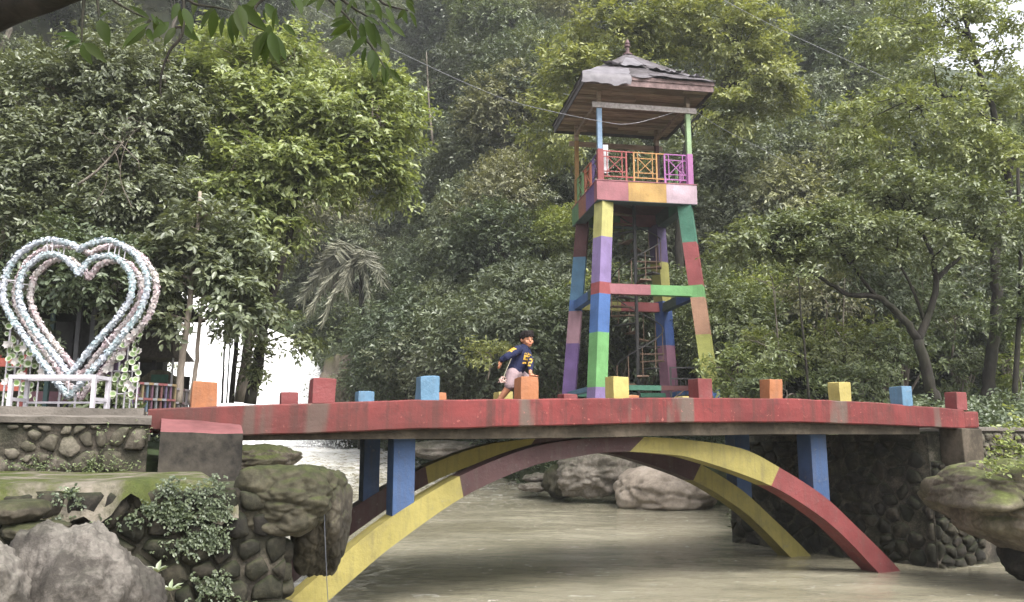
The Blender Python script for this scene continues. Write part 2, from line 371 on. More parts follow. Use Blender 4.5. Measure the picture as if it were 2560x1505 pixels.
# ------------------------------------------------------------------ rocks
def rock(name, c, r, mat, seed, sub=4, amp=.28, freq=1.3, flat=None, rot=0, ridge=False, label=None, cat='rock', parent=None, group=None, fine=.05, crag=.55, facets=0, fp=12):
    bm = bmesh.new(); rr_ = random.Random(seed*77+5)
    PL = [(Vector((rr_.gauss(0, 1), rr_.gauss(0, 1), rr_.gauss(0, .8))).normalized(), rr_.uniform(.72, 1.05)) for _ in range(facets)] + [(Vector(q), 1.02) for q in ((1,0,0),(-1,0,0),(0,1,0),(0,-1,0),(0,0,1),(0,0,-1))]; bmesh.ops.create_icosphere(bm, subdivisions=sub, radius=1.0)
    off = Vector((seed*3.7, seed*1.3, seed*2.1)); r = Vector(r)
    for v in bm.verts:
        d = v.co.normalized()
        q = d
        if ridge: n = 1 - 2*abs(mnoise.noise(q*freq+off)) ; n = n*.6 + .6*(1-2*abs(mnoise.noise(q*freq*2.3+off))) * .5
        else: n = mnoise.fractal(q*freq+off, 1.0, 2.0, 4)
        n2 = mnoise.noise(q*freq*7+off); dv = mnoise.voronoi(q*freq*1.5+off+mnoise.noise_vector(q*3)*.12)[0]; cell = dv[0]-.45; ck = min(1.0, (dv[1]-dv[0])/.09)
        n3 = 1-2*abs(mnoise.noise(q*freq*4.3+off*2))
        fr_ = 1.0 if not facets else sum((max(0.0, d.dot(n_))/h_)**fp for n_, h_ in PL)**(-1/fp)
        v.co = Vector((d.x*r.x, d.y*r.y, d.z*r.z)) * fr_ * (1 + amp*n + fine*n2 - crag*.3*cell - crag*.1*(1-ck) + crag*.06*n3)
        if flat is not None and v.co.z > flat: v.co.z = flat + (v.co.z-flat)*.18
    me = bpy.data.meshes.new(name); bm.to_mesh(me); bm.free()
    o = link(name, me, mat, parent, smooth=True); o.location = c; o.rotation_euler = (0, 0, rot)
    return tag(o, label, cat if label else None, group)

# rubble stones: Voronoi cells on a wall face, each a domed stone of its own
def clip(poly, nx, ny, c):
    out = []
    for i in range(len(poly)):
        a, b = poly[i], poly[(i+1) % len(poly)]
        da, db = a[0]*nx+a[1]*ny-c, b[0]*nx+b[1]*ny-c
        if da <= 0: out.append(a)
        if (da < 0 < db) or (db < 0 < da):
            t_ = da/(da-db); out.append((a[0]+(b[0]-a[0])*t_, a[1]+(b[1]-a[1])*t_))
    return out
def voronoi(region, seeds):
    cells = []
    for i, (x, y) in enumerate(seeds):
        p = list(region)
        for j, (u_, w_) in enumerate(seeds):
            if j == i or abs(u_-x)+abs(w_-y) > 2.2: continue
            nx, ny = u_-x, w_-y; p = clip(p, nx, ny, (u_*u_+w_*w_-x*x-y*y)/2)
            if len(p) < 3: break
        if len(p) >= 3: cells.append(p)
    return cells
def stone_cells(cells, to_local, mat, parent, gap=.02, dome=.05, name='stone', jit=.5, rnd=.18, drop=0.0):
    for p in cells:
        if R.random() < drop: continue
        for _ in range(1):
            p = [q for i in range(len(p)) for q in ((p[i][0]*(1-rnd)+p[(i+1)%len(p)][0]*rnd, p[i][1]*(1-rnd)+p[(i+1)%len(p)][1]*rnd), (p[i][0]*rnd+p[(i+1)%len(p)][0]*(1-rnd), p[i][1]*rnd+p[(i+1)%len(p)][1]*(1-rnd)))] if len(p) < 30 else p
        cx = sum(q[0] for q in p)/len(p); cy = sum(q[1] for q in p)/len(p)
        ext = max(.03, min(math.hypot(q[0]-cx, q[1]-cy) for q in p))
        if ext < .02: continue
        k0 = max(.7, 1-gap/ext)*R.uniform(.86, 1.0); dm = dome*R.uniform(1-jit, 1+jit); tx, ty = R.uniform(-.25, .25), R.uniform(-.25, .25)
        rings = []
        for kk, dd in ((k0, -.04), (k0*.97, dm*.35), (k0*.8, dm*.85)):
            rings.append([to_local(cx+(q[0]-cx)*kk*R.uniform(.97, 1.03), cy+(q[1]-cy)*kk*R.uniform(.97, 1.03), dd + (tx*(q[0]-cx)+ty*(q[1]-cy))*.4*(dd > 0)) for q in p])
        mb = MB(); mb.loft(rings, cap=False); n = len(p)
        mb.add([to_local(cx, cy, dm)] + rings[-1], [(0, 1+i, 1+(i+1) % n) for i in range(n)])
        me = mb.mesh(name); bm = bmesh.new(); bm.from_mesh(me); bmesh.ops.remove_doubles(bm, verts=bm.verts, dist=1e-4)
        bmesh.ops.recalc_face_normals(bm, faces=bm.faces); bm.to_mesh(me); bm.free()
        link(name, me, mat, parent, smooth=True)
def jitter_seeds(x0, x1, y0, y1, dx, dy, j=.36, keep=None):
    out = []; r = 0; y = y0+dy/2
    while y < y1:
        x = x0 + dx*(.25 + .5*(r % 2))
        while x < x1:
            q = (x+R.uniform(-j, j)*dx, y+R.uniform(-j, j)*dy)
            if keep is None or keep(*q): out.append(q)
            x += dx*R.uniform(.75, 1.3)
        y += dy; r += 1
    return out
# ------------------------------------------------------------------ the arch bridge (local axes: x along the bridge, y across it away from the camera)
BR = empty('arch_footbridge', BR_O, TH, label='low arched concrete footbridge with red kerbs and rainbow kerb posts over the river', cat='bridge')
def ztop(s): return float(np.interp(s, [-.15,.75,1.49,2.46,3.92,6.19,8.18,9.66,11.3,12.0], [2.19,2.24,2.28,2.33,2.375,2.44,2.465,2.44,2.37,2.33]))
def zbot(s): return float(np.interp(s, [-.15,.77,1.17,2.46,3.92,6.18,8.15,9.63,11.4], [1.99,1.93,1.945,2.0,2.05,2.12,2.14,2.12,2.075]))
def zgir(s): return float(np.interp(s, [.5,2,4,6,8,10.6], [1.885,1.90,1.91,1.95,1.98,1.99]))
def swept(s0, s1, sec, name, mat, ds=.08, jit=.006, label=None):
    n = int((s1-s0)/ds)+1; rings = []
    for i in range(n+1):
        s = s0+(s1-s0)*i/n
        rings.append([Vector((s, w, z)) + mnoise.noise_vector(Vector((s*5, w*7, z*7)))*jit + Vector((0, 0, 1))*mnoise.noise(Vector((s*1.7, w*3, 5)))*jit*1.2 for w, z in sec(s)])
    return MB().loft(rings).build(name, mat, BR, label=label)
def kerb_sec(w0, w1):
    def f(s):
        a, b = zbot(s), ztop(s); c = .014; o = []
        m = 5
        for k in range(m+1): o.append((w0, a+c+(b-a-2*c)*k/m))
        o += [(w0+c, b), ((w0+w1)/2, b+.004), (w1-c, b), (w1, b-c), (w1, a+c), (w1-c, a), (w0+c, a)]
        return o
    return f
# red paint of the kerb: blotched, with grey patched joints and run-off streaks
t = NT('red_kerb_paint'); v = t.coord()
big = t.noise(v, 1.1, 5, .6); fine = t.noise(v, 16, 5, .65); st = t.noise(t.coord((4, 4, .12)), 1.6, 6, .7, .2); jn = t.noise(t.coord((1, .1, .12)), 2.1, 3, .5)
c = t.mix(t.ramp(big, [(.3, 0.0), (.7, 1.0)]), lin(80, 30, 30), lin(118, 50, 49))
c = t.mix(t.math('MULTIPLY', t.ramp(st, [(.46, 0.0), (.66, 1.0)]), .7), c, lin(58, 40, 34))
c = t.mix(t.math('MULTIPLY', t.ramp(jn, [(.60, 0.0), (.66, 1.0)]), .8), t.mix(t.math('MULTIPLY', t.ramp(t.noise(v, 4, 6, .75, 1.0), [(.52, 0.0), (.66, 1.0)]), .6), c, lin(62, 34, 32)), lin(84, 78, 70))
c = t.mix(t.math('MULTIPLY', t.ramp(fine, [(.62, 0.0), (.68, 1.0)]), .5), c, lin(165, 100, 92))
sx = t.n('ShaderNodeSeparateXYZ'); t.l(v, sx.inputs[0])      # bare, dirty west end, with the shade of trees put into its colour
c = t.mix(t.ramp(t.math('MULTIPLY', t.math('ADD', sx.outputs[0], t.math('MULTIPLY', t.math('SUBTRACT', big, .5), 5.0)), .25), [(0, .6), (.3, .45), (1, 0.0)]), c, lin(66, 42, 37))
t.bsdf(c, .7, .3, t.math('ADD', fine, big), .5, .012); M['kerb'] = t.m
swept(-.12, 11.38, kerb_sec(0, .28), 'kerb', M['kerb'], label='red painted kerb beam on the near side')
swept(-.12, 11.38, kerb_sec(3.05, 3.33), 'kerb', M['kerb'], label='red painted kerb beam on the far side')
swept(-.1, 11.4, lambda s: [(.285, zbot(s)+.03), (3.045, zbot(s)+.03), (3.045, ztop(s)-.1), (.285, ztop(s)-.1)], 'deck_slab', M['concrete'])
for w0, w1 in ((.12, .62), (2.7, 3.2)):
    swept(.55, 10.55, lambda s: [(w0, zgir(s)), (w1, zgir(s)), (w1, zbot(s)+.025), (w0, zbot(s)+.025)], 'girder', M['concrete'], jit=.004)
# the two arch ribs, each painted in four fields
AT = np.array([(.6,-.55),(1.0,-.12),(1.5,.28),(2.0,.68),(2.49,1.03),(3.3,1.47),(4.18,1.79),(4.9,1.905),(5.6,1.935),(6.41,1.91),(7.39,1.79),(8.06,1.52),(8.83,1.11),(9.39,.68),(9.93,.24),(10.25,-.05),(10.7,-.5)])
AB = np.array([(1.0,-.65),(1.5,-.08),(1.8,.16),(2.15,.44),(2.54,.73),(3.35,1.23),(4.18,1.56),(4.75,1.67),(5.4,1.745),(6.1,1.72),(6.72,1.63),(7.9,1.27),(8.73,.84),(9.2,.5),(9.61,.14),(9.85,-.08),(10.3,-.55)])
def cr(P, n):                                  # Catmull-Rom through the points
    P = np.vstack([2*P[0]-P[1], P, 2*P[-1]-P[-2]]); o = []
    for i in range(1, len(P)-2):
        for k in range(n):
            q = k/n; a, b, c, d = P[i-1], P[i], P[i+1], P[i+2]
            o.append(.5*((2*b)+(-a+c)*q+(2*a-5*b+4*c-d)*q*q+(-a+3*b-3*c+d)*q**3))
    return np.array(o + [P[-2]])
aT, aB = cr(AT, 6), cr(AB, 6)
def rib(w0, w1, fields):
    n = len(aT)
    for (i0, i1, mat, lb) in fields:
        rings = []
        for i in range(i0, i1+1):
            (a, za), (b, zb) = aT[i], aB[i]
            rings.append([(a, w0, za), (b, w0, zb), (b, w1, zb), (a, w1, za)])
        MB().loft(rings).build('arch_segment', mat, BR, label=lb)
def idx(s): return int(np.argmin(np.abs((aT[:, 0]+aB[:, 0])/2 - s)))
N_ = len(aT)-1
rib(.36, .68, [(0, idx(3.32), M['yellow'], 'yellow field of the near arch rib rising from the left bank'), (idx(3.32), idx(5.8), M['maroon'], 'maroon crown of the near arch rib'),
               (idx(5.8), idx(7.98), M['yellow'], 'yellow field right of the crown of the near rib'), (idx(7.98), N_, M['red'], 'red foot of the near arch rib at the right bank')])
rib(2.2, 2.5, [(0, idx(3.4), M['maroon'], 'maroon foot of the far arch rib'), (idx(3.4), idx(5.0), M['yellow'], 'yellow field left of the crown of the far rib'),
               (idx(5.0), idx(7.95), M['maroon'], 'maroon crown of the far arch rib'), (idx(7.95), N_, M['yellow'], 'yellow right foot of the far arch rib')])
def column(x0, x1, w, dep, lb):
    s0 = onb(x0, 1150, w)[0]; s1 = onb(x1, 1150, w)[0]; z0 = [float(np.interp(s, aT[:, 0], aT[:, 1]))-.06 for s in (s0, s1)]
    zt = zbot((s0+s1)/2)+.02
    MB().add([(s0,w,z0[0]),(s1,w,z0[1]),(s1,w+dep,z0[1]),(s0,w+dep,z0[0]),(s0,w,zt),(s1,w,zt),(s1,w+dep,zt),(s0,w+dep,zt)],
             [(0,3,2,1),(4,5,6,7),(0,1,5,4),(1,2,6,5),(2,3,7,6),(3,0,4,7)]).build('column', M['blue'], BR, bevel=.008, label=lb)
column(984, 1038, .37, .29, 'near blue spandrel column at the left end'); column(910, 950, 2.21, .27, 'far blue spandrel column at the left end')
column(2030, 2069, .37, .29, 'near blue spandrel column at the right end'); column(1840, 1876, 2.21, .27, 'far blue spandrel column at the right end')
PC = {'orange': lin(214, 128, 62), 'red': lin(158, 58, 58), 'blue': lin(104, 158, 196), 'yellow': lin(222, 200, 92)}
def kpost(x, y, col, w, wide=.22, z0=None, where='near'):
    s, z1 = onb(x, y, w-wide/2); z0 = ztop(s)-.01 if z0 is None else z0; h = wide/2
    me = MB(); nz = 5; rings = []
    for k in range(nz+1):
        zz = z0+(z1-z0)*k/nz; b = .985 if k == nz else 1
        rings.append([(s+sx_*h*b, w+sy_*h*b, zz) for sx_, sy_ in ((-1,-1),(0,-1),(1,-1),(1,0),(1,1),(0,1),(-1,1),(-1,0))])
    rings.append([(s+sx_*h*.5, w+sy_*h*.5, z1+.008) for sx_, sy_ in ((-1,-1),(0,-1),(1,-1),(1,0),(1,1),(0,1),(-1,1),(-1,0))])
    me.loft(rings).build('kerb_post', paint(PC[col], .3, 'post'), BR, bevel=.007, jit=.016, label=col+' post on the '+where+' kerb')
for x, y, cl in ((1076,941,'blue'),(1325,942,'orange'),(1553,941,'yellow'),(1762,946,'red'),(1940,948,'orange'),(2112,955,'yellow'),(2266,966,'blue'),(2403,980,'red')):
    kpost(x, y, cl, .12)
kpost(514, 954, 'orange', .13, .245); kpost(812, 946, 'red', .13, .25)
for x, y, cl in ((726,981,'red'),(917,978,'blue'),(1098,982,'orange'),(1265,979,'yellow'),(1427,985,'red'),(1582,989,'orange'),(1720,991,'yellow')):
    kpost(x, y, cl, 3.18, .24, where='far')
# red end block at the right end, sloped red-topped buttress at the left end
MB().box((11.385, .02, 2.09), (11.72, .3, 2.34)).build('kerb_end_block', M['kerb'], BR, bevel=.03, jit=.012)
b0, b1 = onb(400, 1100, -.45)[0], onb(606, 1100, -.45)[0]
t = NT('buttress_render'); v = t.coord(); n1 = t.noise(v, 2.2, 6, .65); n2 = t.noise(v, 15, 5, .65); up = t.upness(.1, .35)
c = t.mix(t.ramp(t.math('ADD', t.math('MULTIPLY', n1, .7), t.math('MULTIPLY', n2, .3)), [(.4, 0.0), (.6, 1.0)]), (.01, .0085, .0065), (.052, .044, .034))
c = t.mix(t.math('MULTIPLY', up, t.ramp(n1, [(.3, .6), (.6, 1.0)])), c, t.mix(n1, lin(92, 46, 48), lin(126, 82, 82)))
t.bsdf(c, .8, .3, t.math('ADD', n1, t.math('MULTIPLY', n2, .4)), .5, .015)
rg = []
for k in range(9):
    s = b0 + (b1-b0)*k/8; zt = 1.985-.02*k/8
    rg.append([(s, -.45, 1.35), (s, -.45, 1.7), (s, -.455, zt-.02), (s, -.43, zt), (s, -.2, zt+.065), (s, -.01, zt+.12-.005*k), (s, -.01, 1.35)])
MB().loft(rg).build('buttress', t.m, BR, bevel=.0, jit=.012, label='dark rendered buttress block with a red painted sloping top')

# ------------------------------------------------------------------ left bank: terrace, rubble walls, ledge, boulders
t = NT('terrace_paving'); v = t.coord(); n1 = t.noise(v, 1.5, 6, .65); n2 = t.noise(v, 12, 5, .7)
t.bsdf(t.mix(t.ramp(n1, [(.3, 0.0), (.7, 1.0)]), (.06, .053, .045), (.17, .15, .13)), .85, .2, t.math('ADD', n1, n2), .7, .02); PAVE = t.m
def slab_mesh(name, s0, s1, w0, w1, z0, z1, mat, step=.12, jit=.02, seed=0):
    n = int((s1-s0)/step); rings = []
    for i in range(n+1):
        s = s0+(s1-s0)*i/n; j = lambda a: mnoise.noise(Vector((s*3.1, a*7.3, seed)))*jit + mnoise.noise(Vector((s*11, a*5, seed)))*jit*.5
        rings.append([bw(s, w0+j(1)*1.6, z0), bw(s, w0+j(1)*1.6, z0+(z1-z0)*.5+j(2)*.4), bw(s, w0+j(3)*1.4+.012, z1+j(4)*.5), bw(s, (w0*.8+w1*.2), z1+j(5)*.3), bw(s, w1, z1), bw(s, w1, z0)])
    return MB().loft(rings).build(name, mat, smooth=False)
slab_mesh('terrace_paving', -9, -.16, .12, 9, 1.9, 2.2, PAVE, jit=.025, seed=3)['kind'] = 'structure'
UW = empty('upper_rubble_wall', bw(-1, -.1, 1.55), TH, label='low rubble retaining wall with a pale coping under the heart terrace', cat='wall')
ori = UW.location.copy(); rotm = Matrix.Rotation(-TH, 3, 'Z')
def UL(s, z, d, w=-.1): return rotm @ (bw(s, w-d, z) - ori)
def plate(x0, x1, z0, z1, w0, w1, o, L): 
    vs = [L(s, z, w) for w in (w0, w1) for s, z in ((x0,z0),(x1,z0),(x1,z1),(x0,z1))]
    return MB().add(vs, [(0,1,2,3),(7,6,5,4),(0,4,5,1),(1,5,6,2),(2,6,7,3),(3,7,4,0)])
plate(-3.2, -.1, 1.3, 2.03, 0.0, -.22, ori, UL).build('mortar_core', M['mortar'], UW)
rg = []
for k in range(40):
    s = -3.2 + 3.12*k/39; j = lambda a: mnoise.noise(Vector((s*4, a*3.7, 9)))*.02
    rg.append([UL(s, 2.035+j(1), .05+j(2)), UL(s, 2.10+j(3), .055+j(4)), UL(s, 2.118+j(5)*.5, .02), UL(s, 2.118, -.25), UL(s, 2.03, -.25)])
MB().loft(rg).build('coping', PAVE, UW)
seeds = [(-.78,1.83),(-.62,1.66),(-.41,1.65),(-.20,1.88),(-.2,1.66),(-1.33,1.64),(-1.06,1.66)] + [q for q in jitter_seeds(-3.0, -.1, 1.58, 2.04, .135, .1) if min(math.hypot(q[0]-a, (q[1]-b)*.8) for a, b in ((-.78,1.83),(-.62,1.66),(-.41,1.65),(-.2,1.88),(-.2,1.66),(-1.33,1.64))) > .15]
stone_cells(voronoi([(-3.1,1.56),(-.1,1.56),(-.1,2.03),(-3.1,2.03)], seeds), lambda x, y, d: UL(x, y, d+.012), M['stone_wall'], UW, gap=.01, dome=.035, drop=.2)
# mossy ledge in front of it
lx = np.linspace(-6, .62, 110); lw = np.linspace(-2.02, -.08, 36); LX, LW = np.meshgrid(lx, lw)
edge = np.clip((-1.86 + .05*np.sin(LX*7) + .04*np.sin(LX*17+1) - LW)/.16, 0, 1)
LZ = 1.585 + .02*bumps(LX*2, LW*2, 2.0) - .28*edge**1.5 - .02*smooth(-.9, -1.9, LW)
LZ = LZ - .2*smooth(.35, .62, LX)
pts = np.stack([LX*CT-(P0+LW)*ST, LX*ST+(P0+LW)*CT, LZ], -1).reshape(-1, 3)
t = NT('mossy_ledge'); v = t.coord(); n1 = t.noise(v, 2.0, 6, .65, .5); n2 = t.noise(v, 18, 6, .7)
c = t.ramp(n1, [(.36, (.2, .175, .14)), (.46, (.12, .11, .075)), (.53, (.075, .085, .025)), (.7, (.045, .06, .014))])
c = t.mix(t.ramp(n2, [(.4, .0), (.75, .6)]), c, (.03, .032, .015))
t.bsdf(c, .9, .2, t.math('ADD', n1, n2), .9, .03); LEDGE = t.m
tag(link('riverbank_ledge', np_mesh('riverbank_ledge', pts, grid_faces(110, 36)), LEDGE, smooth=True), kind='structure')
LWA = empty('lower_rubble_wall', bw(0, -1.9, 0), TH, label='tall dark mossy rubble river wall at the lower left', cat='wall')
ori2 = LWA.location.copy()
def LL(s, z, d): return rotm @ (bw(s, -1.9-d, z) - ori2)
plate(-4, 1.0, -.6, 1.5, 0.0, -1.3, ori2, LL).build('mortar_core', M['mortar'], LWA)
seeds = jitter_seeds(-2.2, 1.05, .1, 1.52, .23, .17)
stone_cells(voronoi([(-2.3,.05),(1.02,.05),(1.02,1.4),(.6,1.5),(-2.3,1.5)], seeds), lambda x, y, d: LL(x, y, d+.01), M['stone_dark'], LWA, gap=.006, dome=.07, rnd=.12)
# the end face of that wall, towards the river
seeds = jitter_seeds(-1.9, -.6, .05, 1.3, .24, .18)
stone_cells(voronoi([(-1.9,.05),(-.6,.05),(-.6,1.35),(-1.9,1.35)], seeds), lambda x, y, d: rotm @ (bw(1.0+d+.01, x, y) - ori2), M['stone_dark'], LWA, gap=.012, dome=.07)
rock('boulder', atY(712, 1252, 7.25), (.52, .55, .30), M['rock_moss'], 3, 6, .14, 1.2, crag=.35, fine=.03, facets=12, fp=9, label='broad mossy boulder capping the river wall beside the arch foot', rot=.3)
rock('boulder', atY(812, 1310, 7.55), (.25, .5, .45), M['rock_moss'], 8, 6, .12, 1.3, crag=.35, fine=.03, facets=12, fp=9, label='upright dark boulder overhanging the yellow arch foot', rot=.2)
rock('limestone_rock', atY(190, 1590, 4.25), (.36, .38, .5), M['grey_rock'], 5, 6, .12, 1.6, ridge=True, crag=-.35, facets=15, fp=16, label='jagged pale grey rock in the bottom left foreground', rot=.5, fine=.03)
rock('limestone_rock', atY(-20, 1560, 4.0), (.22, .3, .36), M['grey_rock'], 21, 6, .12, 1.6, ridge=True, crag=-.35, facets=14, fp=16, label='darker grey rock cut by the left edge of the picture', fine=.07)
for i, (x, y, rx, rz, lb) in enumerate(((45,1275,.2,.10,'mossy cut block topmost in the small pile at the left edge'),(90,1325,.2,.085,'mossy cut block in the middle of the pile at the left edge'),(95,1375,.2,.08,'mossy cut block lowest in the pile at the left edge'))):
    o = rock('cut_block', atY(x, y, 5.75), (rx, .3, rz), M['rock_moss'], 30+i, 4, .1, 1.2, flat=rz*.6, label=lb, cat='stone block', rot=.35)
MB().box((-.9,-.6,-.6),(1.0,1.6,.95), Matrix.Translation(atY(60, 1400, 5.4)*1.0 + Vector((-.6, .2, -1.0))) @ Matrix.Rotation(TH, 4, 'Z')).build('riverbank_step', M['rock_moss'], bevel=.06, jit=.03)['kind'] = 'structure'
# debris on the ledge
for i, (x, y, r, lb) in enumerate(((370,1168,.035,'bluish pebble at the foot of the upper wall'),(400,1170,.03,'small pale pebble beside the bluish one'),(447,1167,.05,'chunk of pale pink rubble below the buttress'),
        (425,1174,.03,'small grey pebble left of the pink rubble'),(630,1172,.04,'grey pebble on the left of the heap on the boulder'),(655,1168,.05,'pale pebble in the middle of the heap on the boulder'),(680,1173,.045,'grey pebble on the right of the heap on the boulder'),(777,1203,.05,'small grey stone lying on the upright boulder'))):
    rock('pebble', onz(x, y, 1.585) if i < 4 else atY(x, y+8, 7.6), (r, r*.8, r*.55), M['pink_rock'] if i in (0, 1, 2, 5) else M['grey_rock'], 50+i, 2, .2, 1.5, label=lb, cat='stone')
# ------------------------------------------------------------------ right bank: abutment, end pier, overhanging rock
AB_ = empty('right_abutment', bw(10.9, .1, 0), TH, label='dark rubble abutment wall under the right end of the bridge', cat='abutment')
ori3 = AB_.location.copy()
def AL(s, w, z): return rotm @ (bw(s, w, z) - ori3)
A0, A1 = (10.98, .36), (10.15, 4.2)
vs = [AL(s, w, z) for z in (-.7, 2.0) for s, w in (A0, (14.5, .36), (14.5, 4.2), A1)]
MB().add(vs, [(3,2,1,0),(4,5,6,7),(0,1,5,4),(1,2,6,5),(2,3,7,6),(3,0,4,7)]).build('mortar_core', M['mortar'], AB_)
Lf = math.hypot(A1[0]-A0[0], A1[1]-A0[1]); dx_, dw_ = (A1[0]-A0[0])/Lf, (A1[1]-A0[1])/Lf
stone_cells(voronoi([(0,-.15),(Lf,-.15),(Lf,1.9),(0,1.9)], jitter_seeds(0, Lf, -.15, 1.95, .36, .15)), lambda x, y, d: AL(A0[0]+dx_*x-dw_*(d+.01), A0[1]+dw_*x+dx_*(d+.01), y), M['stone_dark'], AB_, gap=.01, dome=.045, rnd=.14, drop=.2)
stone_cells(voronoi([(10.98,-.15),(12.0,-.15),(12.0,1.6),(10.98,1.6)], jitter_seeds(10.98, 12.0, -.15, 1.6, .24, .15)), lambda x, y, d: AL(x, .36-d-.01, y), M['stone_dark'], AB_, gap=.01, dome=.06, rnd=.14)
MB().box((11.15, -.12, 1.55), (11.62, .34, 2.085), Matrix.Translation(-(rotm @ (ori3-Vector((0,0,0)))) ) if False else None)
vs = [AL(s, w, z) for z in (1.5, 2.085) for s, w in ((11.22,-.06),(11.66,-.06),(11.66,.35),(11.22,.35))]
MB().add(vs, [(3,2,1,0),(4,5,6,7),(0,1,5,4),(1,2,6,5),(2,3,7,6),(3,0,4,7)]).build('end_pier', M['tan_rock'] if False else M['concrete'], AB_, bevel=.02, jit=.012)
UR = empty('right_rubble_wall', bw(11.7, .05, 1.5), TH, label='rubble wall with a flat coping at the right edge beside the bridge end', cat='wall')
ori4 = UR.location.copy()
def URL(s, z, d): return rotm @ (bw(s, .05-d, z) - ori4)
plate(11.68, 16, 1.2, 2.04, 0, -1.2, ori4, URL).build('mortar_core', M['mortar'], UR)
plate(11.68, 16, 2.04, 2.1, .05, -1.2, ori4, URL).build('coping', PAVE, UR, bevel=.01, jit=.015)
stone_cells(voronoi([(11.68,1.4),(13.6,1.4),(13.6,2.03),(11.68,2.03)], jitter_seeds(11.68, 13.6, 1.4, 2.04, .16, .12)), lambda x, y, d: URL(x, y, d+.01), M['stone_wall'], UR, gap=.014, dome=.05)
rock('overhanging_rock', atY(2600, 1268, 10.95), (1.05, 1.25, .62), M['tan_rock'], 12, 6, .12, 1.2, crag=.35, fine=.02, facets=14, fp=12, label='big tan overhanging rock with a mossy brow at the right edge', rot=.2)
rock('overhanging_rock', atY(2450, 1212, 11.35), (.62, 1.0, .27), M['tan_rock'], 14, 5, .12, 1.2, crag=.35, fine=.02, facets=12, fp=12, label='thin mossy rock shelf beside the end pier')
rock('river_rock', atY(2575, 1400, 11.3), (.35, .5, .28), M['stone_dark'], 16, 4, .2, 1.3, label='dark wet rock at the waterline at the right edge')
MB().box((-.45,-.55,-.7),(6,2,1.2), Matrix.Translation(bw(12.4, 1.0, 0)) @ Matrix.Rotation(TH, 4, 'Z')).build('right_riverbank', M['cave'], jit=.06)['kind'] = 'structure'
# rocks seen under the arch
rock('river_rock', atY(1490, 1178, 26.5), (1.1, .85, .68), M['bank_rock'], 41, 5, .2, 1.8, ridge=True, facets=16, fp=14, label='craggy grey rock standing in the river under the arch crown', fine=.09)
rock('river_rock', atY(1405, 1200, 27.5), (.6, .8, .55), M['rock_moss'], 44, 4, .3, 1.6, label='mossy rock at the left foot of the craggy grey one')
rock('river_rock', atY(1345, 1196, 29.0), (.5, .4, .18), M['bank_rock'], 45, 4, .25, 1.6, label='flat low rock farthest out in the river under the arch')
rock('river_rock', atY(1335, 1218, 28.2), (.55, .4, .16), M['bank_rock'], 46, 4, .3, 1.9, label='low heap of rock at the waterline below the flat one')
rock('river_rock', atY(1665, 1232, 25.0), (1.55, 1.6, .80), M['pink_rock'], 43, 5, .12, 1.0, label='smooth pale pinkish rock slope under the right of the arch', fine=.02)
rock('river_rock', atY(1640, 1150, 28.0), (1.6, 1.0, .4), M['bank_rock'], 47, 4, .3, 1.9, label='rubbly bank rock behind the smooth pale slope')
rock('river_rock', atY(640, 1150, 22.0), (1.0, 2.0, .42), M['tan_rock'], 48, 5, .2, 1.3, label='low yellowish rock on the left bank beside the rapids')
rock('river_rock', atY(1130, 1126, 35.5), (2.2, 1.2, .4), M['bank_rock'], 52, 4, .25, 1.5, label='long low rock bar behind the rapids under the far rib')
rock('boulder', atY(855, 985, 47.5), (1.15, 1.2, 2.3), M['tan_rock'], 49, 5, .15, 1.3, facets=12, label='pale boulder half hidden in the bushes behind the tall red post')
# ------------------------------------------------------------------ the lookout tower
TZ = 3.05
TW = empty('lookout_tower', (3.82, 25.3, TZ), math.radians(9.5), label='multicoloured concrete lookout tower with a hipped shingle roof behind the bridge', cat='tower')
def tz(z): return z - TZ
CL = dict(yellow=lin(214,206,104), purple=lin(158,130,192), red=lin(176,70,72), blue=lin(70,124,200), green=lin(118,196,104), teal=lin(62,142,112), peach=lin(206,150,112), lime=lin(190,192,72),
          maroon=lin(104,44,46), sky=lin(86,146,186), pink=lin(206,152,168), violet=lin(130,92,166), dviolet=lin(96,74,128), olive=lin(178,172,64), dblue=lin(52,94,170), mauve=lin(176,116,146),
          rose=lin(196,112,122), ochre=lin(222,170,62), blush=lin(226,192,206), brown=lin(176,104,76), slate=lin(92,116,122), leaf=lin(96,150,90), dgreen=lin(70,96,82))
def P_(n): return paint(CL[n], .16, 'tower')
ZT, ZB = 9.02, 3.05; HT, HB = 1.28, 1.72
def half(z): return HT + (HB-HT)*(ZT-z)/(ZT-3.3)
def leg(sx, sy, rot, fields, a=.205):
    for z1, z0, cn in fields:
        rg = []
        for z in (z0, z1):
            h = half(z); rg.append([(sx*h + a*math.sqrt(2)*math.cos(rot+math.pi/4+k*math.pi/2), sy*h + a*math.sqrt(2)*math.sin(rot+math.pi/4+k*math.pi/2), tz(z)) for k in range(4)])
        MB().loft(rg).build('leg_section', P_(cn), TW, label=None)
d2 = math.radians
leg(-1, -1, d2(22), [(9.05,7.88,'yellow'),(7.88,6.49,'purple'),(6.49,6.14,'red'),(6.14,5.0,'blue'),(5.0,3.42,'green'),(3.42,2.9,'purple')])
leg(1, -1, d2(-30), [(9.05,7.82,'teal'),(7.82,6.49,'red'),(6.49,6.12,'green'),(6.12,5.0,'peach'),(5.0,3.42,'lime'),(3.42,2.9,'blue')])
leg(-1, 1, d2(-20), [(9.05,7.88,'maroon'),(7.88,6.46,'sky'),(6.46,6.1,'blue'),(6.1,5.05,'pink'),(5.05,2.9,'violet')])
leg(1, 1, d2(25), [(9.05,7.82,'dviolet'),(7.82,6.5,'olive'),(6.5,5.05,'dblue'),(5.05,2.9,'mauve')])
